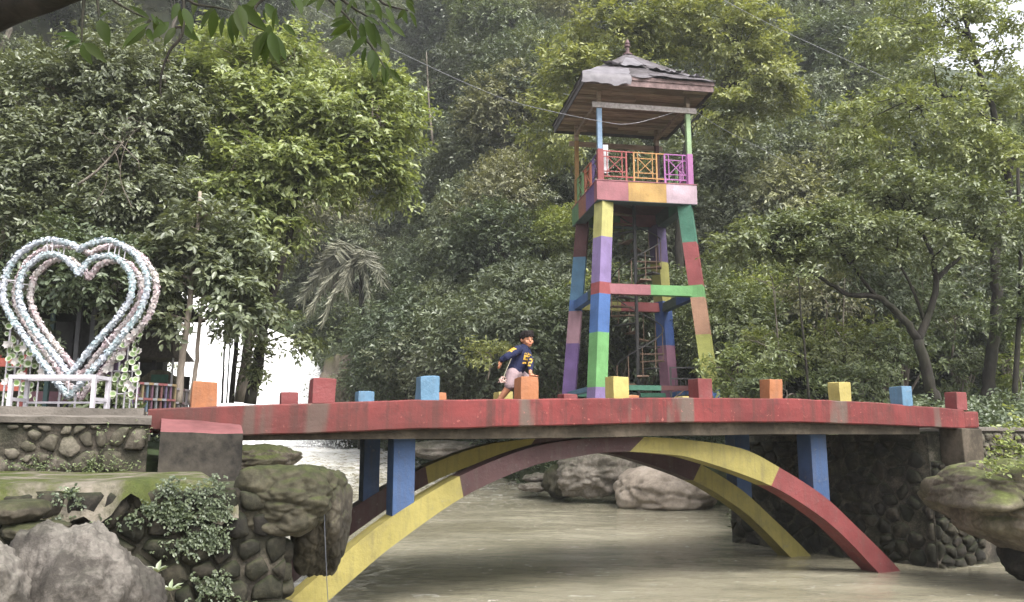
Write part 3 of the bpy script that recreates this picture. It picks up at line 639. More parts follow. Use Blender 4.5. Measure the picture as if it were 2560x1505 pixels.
def beam(a, b, parts, z, hh, wd, name='brace'):
    a, b = Vector(a), Vector(b); f0 = 0
    for f1, cn in parts:
        MB().bar(a.lerp(b, f0)+Vector((0,0,tz(z))), a.lerp(b, f1)+Vector((0,0,tz(z))), wd, hh).build(name, P_(cn), TW); f0 = f1
h = half(6.3)
beam((-h+.12,-h,0), (h-.12,-h,0), ((.5,'rose'),(1,'green')), 6.31, .30, .24); beam((-h+.1,h,0), (h-.1,h,0), ((.5,'olive'),(1,'red')), 6.31, .30, .24)
beam((-h,-h+.12,0), (-h,h-.12,0), ((.35,'dgreen'),(1,'blue')), 6.29, .28, .22); beam((h,-h+.12,0), (h,h-.12,0), ((.5,'dblue'),(1,'dgreen')), 6.29, .28, .22)
h = half(3.45)
beam((-h+.15,-h,0), (h-.15,-h,0), ((.55,'teal'),(1,'maroon')), 3.42, .14, .2, 'base_beam'); beam((-h,-h+.15,0), (-h,h-.15,0), ((1,'sky'),), 3.42, .14, .2, 'base_beam')
beam((-h+.15,h,0), (h-.15,h,0), ((1,'teal'),), 3.42, .14, .2, 'base_beam'); beam((h,-h+.15,0), (h,h-.15,0), ((1,'blue'),), 3.42, .14, .2, 'base_beam')
# platform: edge beams in painted fields, soffits, floor
S = 1.57
def edge(side, parts):
    f0 = 0
    for f1, cn in parts:
        a, b = -S+2*S*f0, -S+2*S*f1; z0, z1 = tz(9.0), tz(9.6); mb = MB()
        if side == 'f': mb.box((a, -S, z0), (b, -S+.34, z1))
        if side == 'b': mb.box((a, S-.34, z0), (b, S, z1))
        if side == 'l': a, b = max(a, -S+.342), min(b, S-.342); mb.box((-S, a, z0), (-S+.34, b, z1))
        if side == 'r': a, b = max(a, -S+.342), min(b, S-.342); mb.box((S-.34, a, z0), (S, b, z1))
        mb.build('edge_beam', P_(cn), TW, bevel=.008, jit=.004); f0 = f1
edge('f', ((.31,'rose'),(.69,'ochre'),(1,'blush'))); edge('l', ((.42,'violet'),(.72,'brown'),(1,'leaf'))); edge('b', ((.5,'leaf'),(1,'rose'))); edge('r', ((.5,'teal'),(1,'dgreen')))
for i in range(4):
    Mx = Matrix.Rotation(i*math.pi/2, 4, 'Z')
    MB().add([Mx @ Vector(q) for q in ((-S+.01,-S+.01,tz(8.985)),(S-.01,-S+.01,tz(8.985)),(S-.34,-S+.34,tz(8.985)),(-S+.34,-S+.34,tz(8.985)),(-S+.01,-S+.01,tz(8.998)),(S-.01,-S+.01,tz(8.998)),(S-.34,-S+.34,tz(8.998)),(-S+.34,-S+.34,tz(8.998)))],
             [(0,1,2,3),(4,5,6,7),(0,1,5,4),(1,2,6,5),(2,3,7,6),(3,0,4,7)]).build('soffit_band', P_('slate'), TW)
MB().box((-S+.341,-S+.341,tz(9.42)),(S-.341,S-.341,tz(9.59))).build('floor_slab', P_('maroon'), TW)
MB().box((-S-.015,-S-.015,tz(9.602)),(S+.015,S+.015,tz(9.628))).build('floor_lip', P_('rose'), TW)
# posts: painted to rail height in one colour, above in another
W_ = 1.42
for sx, sy, lo, hi in ((-1,-1,'red','sky2'),(1,-1,'orchid','pale'),(-1,1,'och2','och2'),(1,1,'maroon','maroon')):
    C2 = dict(sky2=lin(150,186,222), orchid=lin(206,116,190), pale=lin(168,206,142), och2=lin(190,140,58))
    g = lambda c: paint(C2[c] if c in C2 else CL[c], .12, 'post')
    a = .085 if sy < 0 else .075
    MB().box((sx*W_-a, sy*W_-a, tz(9.629)), (sx*W_+a, sy*W_+a, tz(10.62))).build('post', g(lo), TW)
    MB().box((sx*W_-a*.82, sy*W_-a*.82, tz(10.621)), (sx*W_+a*.82, sy*W_+a*.82, tz(11.95))).build('post', g(hi), TW)
t = NT('old_timber'); v = t.coord((1, 1, 1)); n1 = t.noise(t.coord((.6, 8, 8)), 3, 6, .7); n2 = t.noise(v, 1.3, 4, .6)
oi_ = t.n('ShaderNodeObjectInfo'); wc_ = t.mix(t.ramp(n1, [(.3, 0.0), (.7, 1.0)]), (.16, .11, .075), (.48, .37, .28)); t.bsdf(t.mix(t.math('MULTIPLY', oi_.outputs['Random'], .75), wc_, (.09, .065, .045)), .8, .2, n1, .5, .01); WOOD = t.m
GWOOD = plain('grey_timber', (.3, .265, .25), .8, .35, .2, 12)
for sx in (-1, 1):
    for sy in (-1, 1): MB().box((sx*W_-.06, sy*W_-.06, tz(11.951)), (sx*W_+.06, sy*W_+.06, tz(12.52))).build('post_head', WOOD, TW)
MB().box((-1.65, -W_-.11, tz(11.93)), (1.68, -W_-.062, tz(12.1))).build('tie_beam', GWOOD, TW); MB().box((-1.65, W_+.062, tz(11.8)), (1.65, W_+.11, tz(11.97))).build('tie_beam', WOOD, TW)
for sx in (-1, 1): MB().box((sx*W_-.05, -1.5, tz(12.14)), (sx*W_+.05, 1.6, tz(12.26))).build('tie_beam', WOOD, TW)
# balustrades: framed panels with a crossed square, linked by plain rails
def panel(o, ax, x0, x1, cn, link_to=None):
    col = paint(cn, .12, 'rail'); mb = MB(); ax = Vector(ax); o = Vector(o); Z = Vector((0, 0, 1)); P = lambda x, z: o+ax*x+Z*z
    t_ = .035
    for x in (x0, x1): mb.bar(P(x, .02), P(x, .96), t_+.012)
    for z in (.96, .16): mb.bar(P(x0, z), P(x1 if link_to is None else link_to, z), t_)
    i0, i1 = x0+.13, x1-.13
    for x in (i0, i1): mb.bar(P(x, .16), P(x, .96), t_*.8)
    for z in (.78, .32): mb.bar(P(x0, z), P(x1, z), t_*.8)
    mb.bar(P(i0, .32), P(i1, .78), t_*.7); mb.bar(P(i1, .32), P(i0, .78), t_*.7)
    mb.build('balustrade_panel', col, TW)
zb = tz(9.628)
RC = dict(r=lin(196,84,78), o=lin(222,158,66), m=lin(204,112,196), v=lin(128,100,172), k=lin(214,116,66), g=lin(124,176,100), d=lin(120,60,60))
fr = ((-1.33,-.6,'r',-.36),(-.36,.36,'o',.62),(.62,1.33,'m',None))
for x0, x1, c_, lk in fr: panel((0,-W_,zb), (1,0,0), x0, x1, RC[c_], lk)
for (x0, x1, c_, lk), c2 in zip(fr, 'vkg'): panel((-W_,0,zb), (0,1,0), x0, x1, RC[c2], lk)
for (x0, x1, c_, lk), c2 in zip(fr, 'dmd'): panel((0,W_,zb), (1,0,0), x0, x1, RC[c2], lk)
for (x0, x1, c_, lk), c2 in zip(fr, 'mgm'): panel((W_,0,zb), (0,1,0), x0, x1, RC[c2], lk)
MB().box((-1.28,-1.3,zb+.3),(-1.12,-1.24,zb+1.2)).build('notice_board', plain('pale_board', (.5,.5,.52)), TW)
# roof: plank soffit, fascia, sagging hip slopes with torn shingle sheets, finial
E_ = 2.02
npk = 21
for i in range(npk):
    y0 = -E_+.03+(2*E_-.06)*i/npk; y1 = -E_+.03+(2*E_-.06)*(i+1)/npk-.02; brk = R.uniform(-1.2, 1.2)
    for x0, x1 in ((-E_+.03, brk-.006), (brk+.006, E_-.03)):
        dz = R.uniform(-.012, .012); MB().box((x0, y0, tz(12.52)+dz), (x1, y1+R.uniform(-.008, .006), tz(12.55)+dz)).build('soffit_plank', WOOD, TW)
FAS = plain('faded_pink_fascia', lin(112,94,92), .8, .45, .2, 7); FAD = plain('dark_fascia', (.07,.06,.06), .8, .3)
for i in range(4):
    Mx = Matrix.Rotation(i*math.pi/2, 4, 'Z')
    MB().box((-E_-.02,-E_-.03,tz(12.44)),(E_-.0,-E_,tz(12.62)), Mx).build('fascia_board', FAS if i == 0 else FAD, TW, jit=.006)
    MB().box((-E_-.05,-E_-.06,tz(12.623)),(E_+.02,-E_-.02,tz(12.74)), Mx).build('fascia_board', FAS if i == 0 else FAD, TW, jit=.006)
t = NT('weathered_roof_felt'); v = t.coord(); n1 = t.noise(v, 1.3, 6, .65, .6); n2 = t.noise(v, 16, 6, .7)
c = t.ramp(n1, [(.36, (.022,.018,.019)), (.46, (.046,.039,.041)), (.53, (.08,.07,.076)), (.64, (.125,.115,.125))])
c = t.mix(t.ramp(n2, [(.5, 0.0), (.75, .6)]), c, (.07, .055, .05))
t.bsdf(c, .75, .3, t.math('ADD', n1, t.math('MULTIPLY', n2, .5)), .8, .03); FELT = t.m
AP = tz(14.55); EV = tz(12.72); E2 = E_+.1
def slope_pt(i, u, k, lift=0.0):               # u -1..1 along the eave, k 0 at the eave .. 1 at the apex
    w_ = E2*(1-k); p = Vector((u*w_, -w_, EV+(AP-EV)*(max(k,0.0)**1.06+min(k,0.0))+lift)); return Matrix.Rotation(i*math.pi/2, 3, 'Z') @ p
for i in range(4):
    nu, nk = 40, 20; vs = []; fs = []
    for a in range(nk+1):
        for b in range(nu+1):
            k = a/nk*.985; u_ = -1+2*b/nu
            ragg = (mnoise.noise(Vector((u_*6, i*5, 0)))*.05 + mnoise.noise(Vector((u_*17, i*5, 3)))*.025) if a == 0 else 0
            vs.append(slope_pt(i, u_, max(k+ragg*.6, -.03), mnoise.noise(Vector((u_*3, k*5, i*9)))*.05*(1-k)*(1-abs(u_)**6) + .012))
    for a in range(nk):
        for b in range(nu): q = a*(nu+1)+b; fs.append((q, q+1, q+nu+2, q+nu+1))
    MB().add(vs, fs).build('roof_slope', FELT, TW, smooth=True)
FLAP = plain('loose_grey_sheet', (.115,.105,.115), .6, .35, .35, 3, .4)
def sheet(i, u0, u1, k0, k1, curl, hang=0.0, mat=FELT, seed=0):
    vs = []; n = 12
    for a in range(n+1):
        for b in range(n+1):
            q = a/n; u_ = u0+(u1-u0)*b/n + .05*mnoise.noise(Vector((q*4, seed, 1))); k = k1+(k0-k1)*q + .03*mnoise.noise(Vector((b/n*5, seed, 2)))
            p = slope_pt(i, u_, max(k, -.02), .03 + curl*1.9*q**2*(.6+.6*mnoise.noise(Vector((b/n*3+seed, q*2, 0)))))
            if k < 0.0: p += Vector((0, -.02, 0)); p.z += k*hang
            vs.append(p)
    MB().add(vs, [(a*(n+1)+b, a*(n+1)+b+1, (a+1)*(n+1)+b+1, (a+1)*(n+1)+b) for a in range(n) for b in range(n)]).build('torn_roof_sheet', mat, TW, smooth=True)
sheet(0, -1.0, -.3, -.10, .33, .05, 3.6, FLAP, 1); sheet(0, -.5, .15, .36, .8, .09, seed=2, mat=FLAP); sheet(0, .2, .55, .26, .5, .10, seed=4); sheet(0, .5, .82, .2, .42, .12, seed=5, mat=FLAP)
sheet(0, .05, .95, -.03, .2, .06, 1.0, seed=7); sheet(0, -.95, -.5, .34, .5, .17, seed=9, mat=FLAP); sheet(3, -.6, .7, .1, .5, .05, seed=8); sheet(0, .72, .95, .1, .25, .1, seed=11, mat=FLAP)
MB().lathe([(.17,0),(.16,.05),(.07,.1),(.06,.27),(.10,.31),(.10,.36),(.07,.39),(.09,.43),(.05,.53),(.005,.6)], 10, (0,0,AP-.08)).build('finial', plain('terracotta_finial', lin(84,62,62), .7, .3), TW)
# spiral stair
SX, SY = .06, -.05
MB().tube([(SX,SY,tz(3.1)),(SX,SY,tz(9.6))], .055, 10).build('stair_pole', M['black_metal'], TW, smooth=False)
rail = []; nt = 25
for i in range(nt):
    a = math.radians(200 + i*31); z = tz(3.35+i*.245); da = math.radians(13)
    mb = MB(); c0, c1 = a-da, a+da; r0, r1 = .06, .82
    pts = [(SX+r*math.cos(b), SY+r*math.sin(b)) for r, b in ((r0,c0),(r1,c0),(r1,c1),(r0,c1))]
    mb.loft([[(x, y, zz) for x, y in pts] for zz in (z-.02, z+.02)]); mb.build('stair_tread', M['rust_metal'] if i % 3 else M['black_metal'], TW)
    e = Vector((SX+.8*math.cos(a), SY+.8*math.sin(a), z))
    MB().tube([e, e+Vector((0,0,.85))], .013, 6).build('stair_baluster', M['rust_metal'], TW)
    rail.append(e+Vector((0,0,.86)))
mb = MB(); mb.tube([Vector(q) for q in cr(np.array([list(q) for q in rail]), 4)], .02, 6); mb.build('stair_handrail', M['black_metal'], TW)
# iron gate beside the tower foot
g0, g1 = atY(1678, 985, 24.4), atY(1752, 985, 24.4); G = empty('iron_gate', (g0.x, g0.y, 3.0), 0, label='small black iron gate at the foot of the tower', cat='gate')
wd = g1.x-g0.x; mb = MB()
for x in (0, wd): mb.bar((x,0,0),(x,0,1.1),.05)
for z in (.12, .75, 1.08): mb.bar((0,0,z),(wd,0,z),.04)
mb.build('gate_frame', M['black_metal'], G); MB().bar((.02,0,.14),(wd-.02,0,.74),.025).build('diagonal_brace', M['rust_metal'], G)
for k in range(1, 6): MB().bar((wd*k/6,0,.12),(wd*k/6,0,.75),.016).build('gate_bar', M['black_metal'], G)

# ------------------------------------------------------------------ the running child
def J(x, y, w): s, z = onb(x, y, w); return bw(s, w, z)
PB = J(1262, 1012, .5); PB.z = ztop(4.0)-.1
PE = empty('person', PB, 0, label='running child in a navy sweater and pale shorts, one hand on an orange kerb post', cat='person')
def sph(mb, c, r, n=10, Mx=None):
    r = Vector(r) if hasattr(r, '__len__') else Vector((r, r, r)); vs = []
    for i in range(n+1):
        for k in range(n*2):
            a = math.pi*i/n; b = math.pi*k/n; q = Vector((math.sin(a)*math.cos(b)*r.x, math.sin(a)*math.sin(b)*r.y, math.cos(a)*r.z))
            vs.append(c + (Mx @ q if Mx is not None else q) - PB)
    m = n*2
    mb.add(vs, [(i*m+k, (i+1)*m+k, (i+1)*m+(k+1) % m, i*m+(k+1) % m) for i in range(n) for k in range(m)])
def limb(mb, pts, rad, n=10):
    for p, r in zip(pts, rad): sph(mb, p, r, 6)
    mb.tube([p-PB for p in pts], rad, n)
def flesh(mb, name, mat, vox, it=3, parent=None, label=None):
    o = mb.build(name, mat, PE if parent is None else parent, smooth=True, label=label)
    r = o.modifiers.new('remesh', 'REMESH'); r.mode = 'VOXEL'; r.voxel_size = vox; r.use_smooth_shade = True
    s = o.modifiers.new('smooth', 'SMOOTH'); s.factor = .5; s.iterations = it; return o
SKIN = plain('child_skin', lin(160,110,84), .5, .08, .35, 20, .05); NAVY = plain('navy_knit', lin(30,34,58), .85, .2, .15, 60, .3); SHORT = plain('pale_shorts', lin(138,120,123), .85, .1, .15, 30, .25)
HAIR = plain('black_hair', (.012,.009,.009), .8, .4, .12, 60, .5); YELB = plain('yellow_knit', lin(170,136,60), .85, .15, .15, 60, .3); DARK = plain('dark_iris', (.02,.015,.012), .3, .1)
fd = Vector((.50, -.86, -.1)).normalized(); upv = Vector((-.08, 0, 1)).normalized(); rt = fd.cross(upv).normalized(); upv = rt.cross(fd).normalized()
HM = Matrix((rt, fd, upv)).transposed()        # columns: right, face direction, up
hc = J(1317.5, 848, .5); H_ = lambda a, b, c: hc + rt*a + fd*b + upv*c
mb = MB(); sph(mb, H_(0,-.008,.012), (.075,.088,.092), 12, HM); sph(mb, H_(0,.022,-.045), (.056,.058,.06), 10, HM); sph(mb, H_(0,.045,-.078), (.026,.026,.024), 8, HM)
sph(mb, H_(0,.088,-.022), (.012,.014,.016), 6, HM); sph(mb, H_(0,.078,-.002), (.008,.012,.02), 6, HM)
for s_ in (-1, 1): sph(mb, H_(s_*.076,-.01,-.012), (.012,.02,.028), 6, HM); sph(mb, H_(s_*.038,.058,-.035), (.022,.02,.022), 6, HM)
sph(mb, H_(0,.08,-.055), (.02,.01,.007), 6, HM)
nk = J(1313, 868, .5); limb(mb, [H_(0,-.015,-.06), nk, J(1309, 878, .5)], [.042,.042,.05])
chest, mid, pel = J(1304, 888, .5), J(1296, 908, .5), J(1287, 930, .5)
limb(mb, [chest, mid, pel], [.085,.08,.085])
shN, elN, haN = J(1296, 874, .40), J(1265, 893, .30), J(1251, 905, .36)       # the arm swung back
shF, elF, haF = J(1316, 878, .58), J(1326, 905, .36), J(1326, 934, .17)      # the arm leaning on the post
limb(mb, [shN, elN, haN], [.04,.032,.024]); limb(mb, [shF, elF, haF], [.04,.03,.022])
zp = onb(1325, 942, .01)[1] + .012
def hand(mb, wrist, d, n_, s_, curl=.35, L=.032, thumb_side=1):
    d, n_ = d.normalized(), n_.normalized(); sd = d.cross(n_).normalized()*s_
    limb(mb, [wrist, wrist+d*.03], [.020,.023]); sph(mb, wrist+d*.03, .024, 6); pal = wrist+d*.04
    for k, (o, l) in enumerate(((-.021,.85),(-.007,1.0),(.007,.95),(.021,.75))):
        a = pal+sd*o; b = a+(d+sd*o*4).normalized()*L*l*.9; c = b+(d-n_*curl*2).normalized()*L*l*.7; limb(mb, [a, b, c], [.0085,.0078,.0068], 6)
    a = wrist+d*.012+sd*.02*thumb_side; b = a+(d*.5+sd*thumb_side).normalized()*.024; limb(mb, [a, b, b+(d+sd*.3*thumb_side).normalized()*.02], [.009,.0085,.0075], 6)
hand(mb, haN, Vector((-.2,-.15,-1)), Vector((.9,-.3,0)), 1, .6)
hw = haF.copy(); hw.z = zp+.016; hand(mb, hw, Vector((.85,-.25,-.02)), Vector((0,0,1)), 1, .12, .036)
hpN, knN, anN = J(1281, 936, .44), J(1274, 966, .42), J(1250, 998, .5)        # trailing leg
ft = anN.copy(); ft.z = PB.z+.045; ft.x -= .02
limb(mb, [hpN, knN, anN, ft], [.075,.052,.036,.034]); limb(mb, [ft+Vector((-.03,0,-.005)), ft+Vector((.05,-.03,-.02)), ft+Vector((.105,-.05,-.028))], [.03,.028,.018])
hpF, knF, anF = J(1296, 936, .6), J(1332, 962, .62), J(1336, 996, .66); ff = anF.copy(); ff.z = PB.z+.04
limb(mb, [hpF, knF, anF, ff], [.07,.052,.036,.034]); limb(mb, [ff+Vector((-.03,0,-.005)), ff+Vector((.06,.01,-.015)), ff+Vector((.12,.02,-.02))], [.03,.027,.018])
flesh(mb, 'body', SKIN, .0055, 2)
mb = MB(); limb(mb, [J(1309, 873, .5), J(1305, 886, .5), mid, J(1289, 925, .5)], [.072,.102,.10,.104], 14); sph(mb, J(1311, 893, .46), .06); sph(mb, J(1300, 916, .48), .085)
limb(mb, [shN, J(1282, 884, .34), elN, J(1255, 899, .33)], [.058,.054,.046,.038]); limb(mb, [shF, elF, haF + (elF-haF)*.3], [.058,.045,.034])
limb(mb, [J(1287, 926, .5), J(1285, 929, .5)], [.108,.104], 14); limb(mb, [J(1312, 871, .5), J(1314, 868, .5)], [.055,.05])
SWE = flesh(mb, 'sweater', NAVY, .0075, 2)
mb = MB(); limb(mb, [J(1289, 924, .5), J(1286, 934, .5)], [.098,.106], 14); limb(mb, [hpN, knN+Vector((0,0,.015))], [.086,.068], 12); limb(mb, [hpF, hpF.lerp(knF, .85)], [.084,.07], 12)
flesh(mb, 'shorts', SHORT, .0075, 2)
mb = MB(); sph(mb, H_(0,-.02,.03), (.088,.092,.086), 12, HM); sph(mb, H_(0,-.048,-.005), (.08,.055,.07), 10, HM)
for k in range(9):
    a = -.062+.0155*k; limb(mb, [H_(a*.75,.05,.095), H_(a,.074-abs(a)*.35,.062), H_(a*1.06+.004*(k % 2),.086-abs(a)*.45,.026+.006*(k % 3))], [.02,.014,.006], 6)
for s_ in (-1, 1): limb(mb, [H_(s_*.066,.02,.05), H_(s_*.078,.012,.01)], [.018,.008], 6)
flesh(mb, 'hair', HAIR, .006, 1)
for s_ in (-1, 1):
    mb = MB(); sph(mb, H_(s_*.031,.0775,.004), (.0125,.006,.0055), 6, HM); mb.build('eye', DARK, PE, smooth=True)
    mb = MB(); limb(mb, [H_(s_*.016,.083,.024), H_(s_*.032,.08,.028), H_(s_*.046,.069,.022)], [.003,.0036,.0025], 6); mb.build('eyebrow', HAIR, PE)
mb = MB(); limb(mb, [H_(-.02,.079,-.055), H_(0,.0885,-.0565), H_(.02,.079,-.055)], [.003,.0045,.003], 6); mb.build('mouth', plain('lips', lin(160,92,84), .5, .1), PE)
for f0, f1 in ((.30,.40),(.43,.56),(.60,.70)):
    a, b = shN.lerp(elN, f0), shN.lerp(elN, f1); MB().tube([a-PB, b-PB], [.0625-f0*.012, .0625-f1*.012], 16).build('sleeve_stripe', YELB if f0 != .43 else YELB, PE, smooth=True)
# chest number, wrapped onto the knit
def bvh_of(o):
    from mathutils.bvhtree import BVHTree
    bpy.context.view_layer.update(); dg = bpy.context.evaluated_depsgraph_get(); return BVHTree.FromObject(o, dg)
KNIT = bvh_of(SWE)
def glyph(rects, c, ux, uy, w, h, mat, name):
    mb = MB(); nv = ux.cross(uy).normalized()
    if nv.y > 0: nv = -nv
    for x0, y0, x1, y1 in rects:
        n = 4; vs = []
        for a in range(n+1):
            for b in range(n+1):
                q = c + ux*((x0+(x1-x0)*a/n-.5)*w) + uy*((y0+(y1-y0)*b/n-.5)*h) - PB
                hit = KNIT.ray_cast(q+nv*.3, -nv)[0]; vs.append((hit if hit is not None else q)+nv*.004)
        mb.add(vs, [(a*(n+1)+b, (a+1)*(n+1)+b, (a+1)*(n+1)+b+1, a*(n+1)+b+1) for a in range(n) for b in range(n)])
    mb.build(name, mat, PE)
FIVE = ((0,.8,1,1),(0,.5,.28,.8),(0,.45,1,.62),(.72,.18,1,.45),(0,0,1,.2)); TWO = ((0,.8,1,1),(.72,.5,1,.8),(0,.4,1,.58),(0,.2,.28,.4),(0,0,1,.2))
ux = Vector((.86,-.36,-.12)).normalized(); uy = Vector((.2,-.02,1)).normalized()
c5 = J(1312, 898, .36); glyph(FIVE, c5, ux, uy, .06, .115, YELB, 'chest_number'); glyph(TWO, c5+ux*.075+Vector((0,0,-.035)), (ux+Vector((.0,.25,0))).normalized(), uy, .045, .11, YELB, 'chest_number')
for k in range(3): glyph(((0,0,.3,1),(.7,0,1,1),(0,.75,1,1)) if k != 1 else ((0,0,.3,1),(0,.75,1,1),(0,.35,1,.6)), J(1313, 883.5, .36)+ux*(.026*k-.012), ux, uy, .018, .026, YELB, 'chest_letter')
TS = empty('cord_tassel', J(1262, 946, .33), 0, label='thin grey cord with a tassel dangling from the child\'s sleeve', cat='cord'); q0 = TS.location.copy()
MB().tube([q-q0 for q in (J(1278,896,.3), J(1270,915,.31), J(1262,935,.33), J(1259,946,.33))], .006, 6).build('cord', plain('grey_cord', (.28,.26,.2), .8), TS)
for k in range(8):
    a = J(1258, 942, .33)+Vector((R.uniform(-.02,.02), R.uniform(-.02,.02), 0)); MB().tube([a-q0, a-q0+Vector((R.uniform(-.05,.03), R.uniform(-.02,.02), -.03)), a-q0+Vector((R.uniform(-.06,.04), R.uniform(-.03,.03), -.075))], [.008,.007,.004], 5).build('tassel_strand', plain('tassel', lin(176,150,140), .8), TS)
# ------------------------------------------------------------------ the flower heart and its bench
HY = 10.5
OUT = [(199,624),(182,612),(162,606),(125,600),(98,605),(78,614),(55,629),(37,648),(24,666),(15,688),(9,708),(7,729),(9,747),(14,763),(30,796),(67,850),(101,898),(135,945),(169,990),(182,981),(219,938),(270,881),(304,840),(341,793),(354,770),(361,749),(368,726),(369,705),(367,688),(361,671),(341,641),(328,628),(311,617),(296,608),(280,602),(262,600),(243,604),(216,613)]
INN = [(196,686),(188,672),(176,658),(149,639),(125,636),(107,639),(91,648),(64,671),(55,685),(51,702),(47,720),(47,736),(50,756),(57,776),(81,817),(111,857),(142,894),(174,931),(216,884),(253,840),(287,803),(314,766),(323,752),(328,736),(331,720),(331,705),(329,690),(324,678),(301,651),(286,644),(270,640),(243,643),(228,649),(216,658)]
HE = empty('flower_heart', (-5.4, HY+.13, 2.2), 0, label='giant heart frame wound with white, blue and pink flower garlands on the left terrace', cat='heart sculpture'); ho = HE.location.copy()
def garland(outline, dy, name, cols, rad=.036):
    pts = np.array([list(atY(x, y, HY)+Vector((0, dy, 0))-ho) for x, y in outline + outline[:1]])
    c = cr(pts, 8); seg = np.linalg.norm(np.diff(c, axis=0), axis=1); cum = np.concatenate([[0], np.cumsum(seg)]); L = cum[-1]
    n = int(L*620); s = NR.uniform(0, L, n); P = np.stack([np.interp(s, cum, c[:, k]) for k in range(3)], 1); P2 = np.stack([np.interp(np.minimum(s+.01, L), cum, c[:, k]) for k in range(3)], 1)
    T = P2-P; T /= np.linalg.norm(T, axis=1, keepdims=True)+1e-9
    a = NR.uniform(0, 2*np.pi, n); A = np.cross(T, [0, 1, 0]); A /= np.linalg.norm(A, axis=1, keepdims=True)+1e-9; B = np.cross(T, A)
    N = A*np.cos(a)[:, None]+B*np.sin(a)[:, None]; rr = rad*(NR.uniform(.72, 1.12, n) + .16*np.sin(s*2*np.pi/.085))[:, None]
    ctr = P+N*rr; D = np.cross(N, NR.normal(size=(n, 3))); D /= np.linalg.norm(D, axis=1, keepdims=True)+1e-9; E = np.cross(N, D)
    sz = NR.uniform(.011, .02, n)[:, None]; lift = N*NR.uniform(.0, .014, n)[:, None]
    V = np.stack([ctr-D*sz-E*sz*.6, ctr+D*sz-E*sz*.6+lift, ctr+D*sz*.8+E*sz*.8+lift, ctr-D*sz*.8+E*sz*.8], 1).reshape(-1, 3)
    me = np_mesh(name, V, np.arange(4*n).reshape(n, 4)); t = NT('silk_petals_'+name); g = t.n('ShaderNodeNewGeometry')
    big = t.noise(t.coord(), 4.5, 2, .5); cc = t.mix(t.ramp(big, [(.38, 0.0), (.6, 1.0)]), cols[0], cols[1]); cc = t.mix(t.ramp(g.outputs['Random Per Island'], [(0, 0.0), (1, .65)]), cc, (.52, .51, .52))
    t.bsdf(cc, .8, .15); link(name, me, t.m, HE)
    mb = MB(); mb.tube([Vector(q) for q in c], rad*.72, 8); mb.build(name+'_core', t.m, HE)
BLU, PNK = (lin(140,162,166), lin(158,164,176)), (lin(172,148,152), lin(170,160,154))
for ol in (OUT, INN):
    garland(ol, 0, 'blue_garland', BLU); garland(ol, .27, 'pink_garland', PNK)
for (a, b) in (((135,604),(128,637)),((118,604),(118,637)),((276,602),(270,641)),((292,606),(284,644)),((12,700),(51,702)),((80,870),(105,850)),((280,868),(258,838)),((170,985),(174,935)),((196,965),(190,912)),((364,690),(329,692))):
    for dy in (0, .27):
        MB().bar(atY(*a, HY)+Vector((0,dy,0))-ho, atY(*b, HY)+Vector((0,dy,0))-ho, .012).build('strut', M['white_metal'], HE)
    MB().bar(atY(*a, HY)-ho, atY(*a, HY)+Vector((0,.27,0))-ho, .012).build('strut', M['white_metal'], HE)
for x in (150, 190):
    q = atY(x, 975, HY+.13)-ho; MB().bar((q.x, 0, 0), (q.x, 0, q.z), .02).build('support_rod', M['white_metal'], HE)
b0 = atY(22, 950, 9.9); b1 = atY(238, 955, 9.9); BL_ = b1.x-b0.x
BE = empty('white_bench', (b0.x, 9.9, 2.2), 0, label='low white metal bench frame in front of the flower heart', cat='bench')
h = .42
for x in (.02, BL_-.02):
    for y in (.02, .36): MB().box((x-.022, y-.022, 0), (x+.022, y+.022, h)).build('leg', M['white_metal'], BE)
for y in (.02, .36): MB().box((-.005, y-.024, h+.001), (BL_+.005, y+.024, h+.05)).build('seat_rail', M['white_metal'], BE)
for x in (.02, BL_-.02): MB().box((x-.022, .046, h+.003), (x+.022, .334, h+.047)).build('end_rail', M['white_metal'], BE); MB().box((x-.015, .043, .16), (x+.015, .337, .2)).build('stretcher', M['white_metal'], BE)
MB().box((.043, .35, .14), (BL_-.043, .37, .165)).build('stretcher', M['white_metal'], BE)
for k in range(5): MB().box((.05, .06+.055*k, h+.02), (BL_-.05, .095+.055*k, h+.034)).build('seat_slat', M['white_metal'], BE)
t = NT('variegated_leaf'); g = t.n('ShaderNodeTexCoord'); sx = t.n('ShaderNodeVectorMath', operation='LENGTH'); t.l(g.outputs['Object'], sx.inputs[0])
t.bsdf(t.ramp(sx.outputs['Value'], [(.012, lin(84,108,56)), (.028, lin(112,132,80)), (.034, lin(164,168,150))]), .5, .4); VLEAF = t.m
lf = MB(); ring = []; n = 12
lf.add([(0,0,.0)] + [(.026*math.cos(2*math.pi*k/n), .026*math.sin(2*math.pi*k/n), .003) for k in range(n)] + [(.046*math.cos(2*math.pi*k/n)*1.0, .044*math.sin(2*math.pi*k/n), .012) for k in range(n)],
       [(0, 1+k, 1+(k+1) % n) for k in range(n)] + [(1+k, 1+n+k, 1+n+(k+1) % n, 1+(k+1) % n) for k in range(n)])
vme = lf.mesh('round_leaf'); vme.materials.append(VLEAF)
WPET = plain('white_silk_petal', (.5,.47,.45), .8, .1, .15)
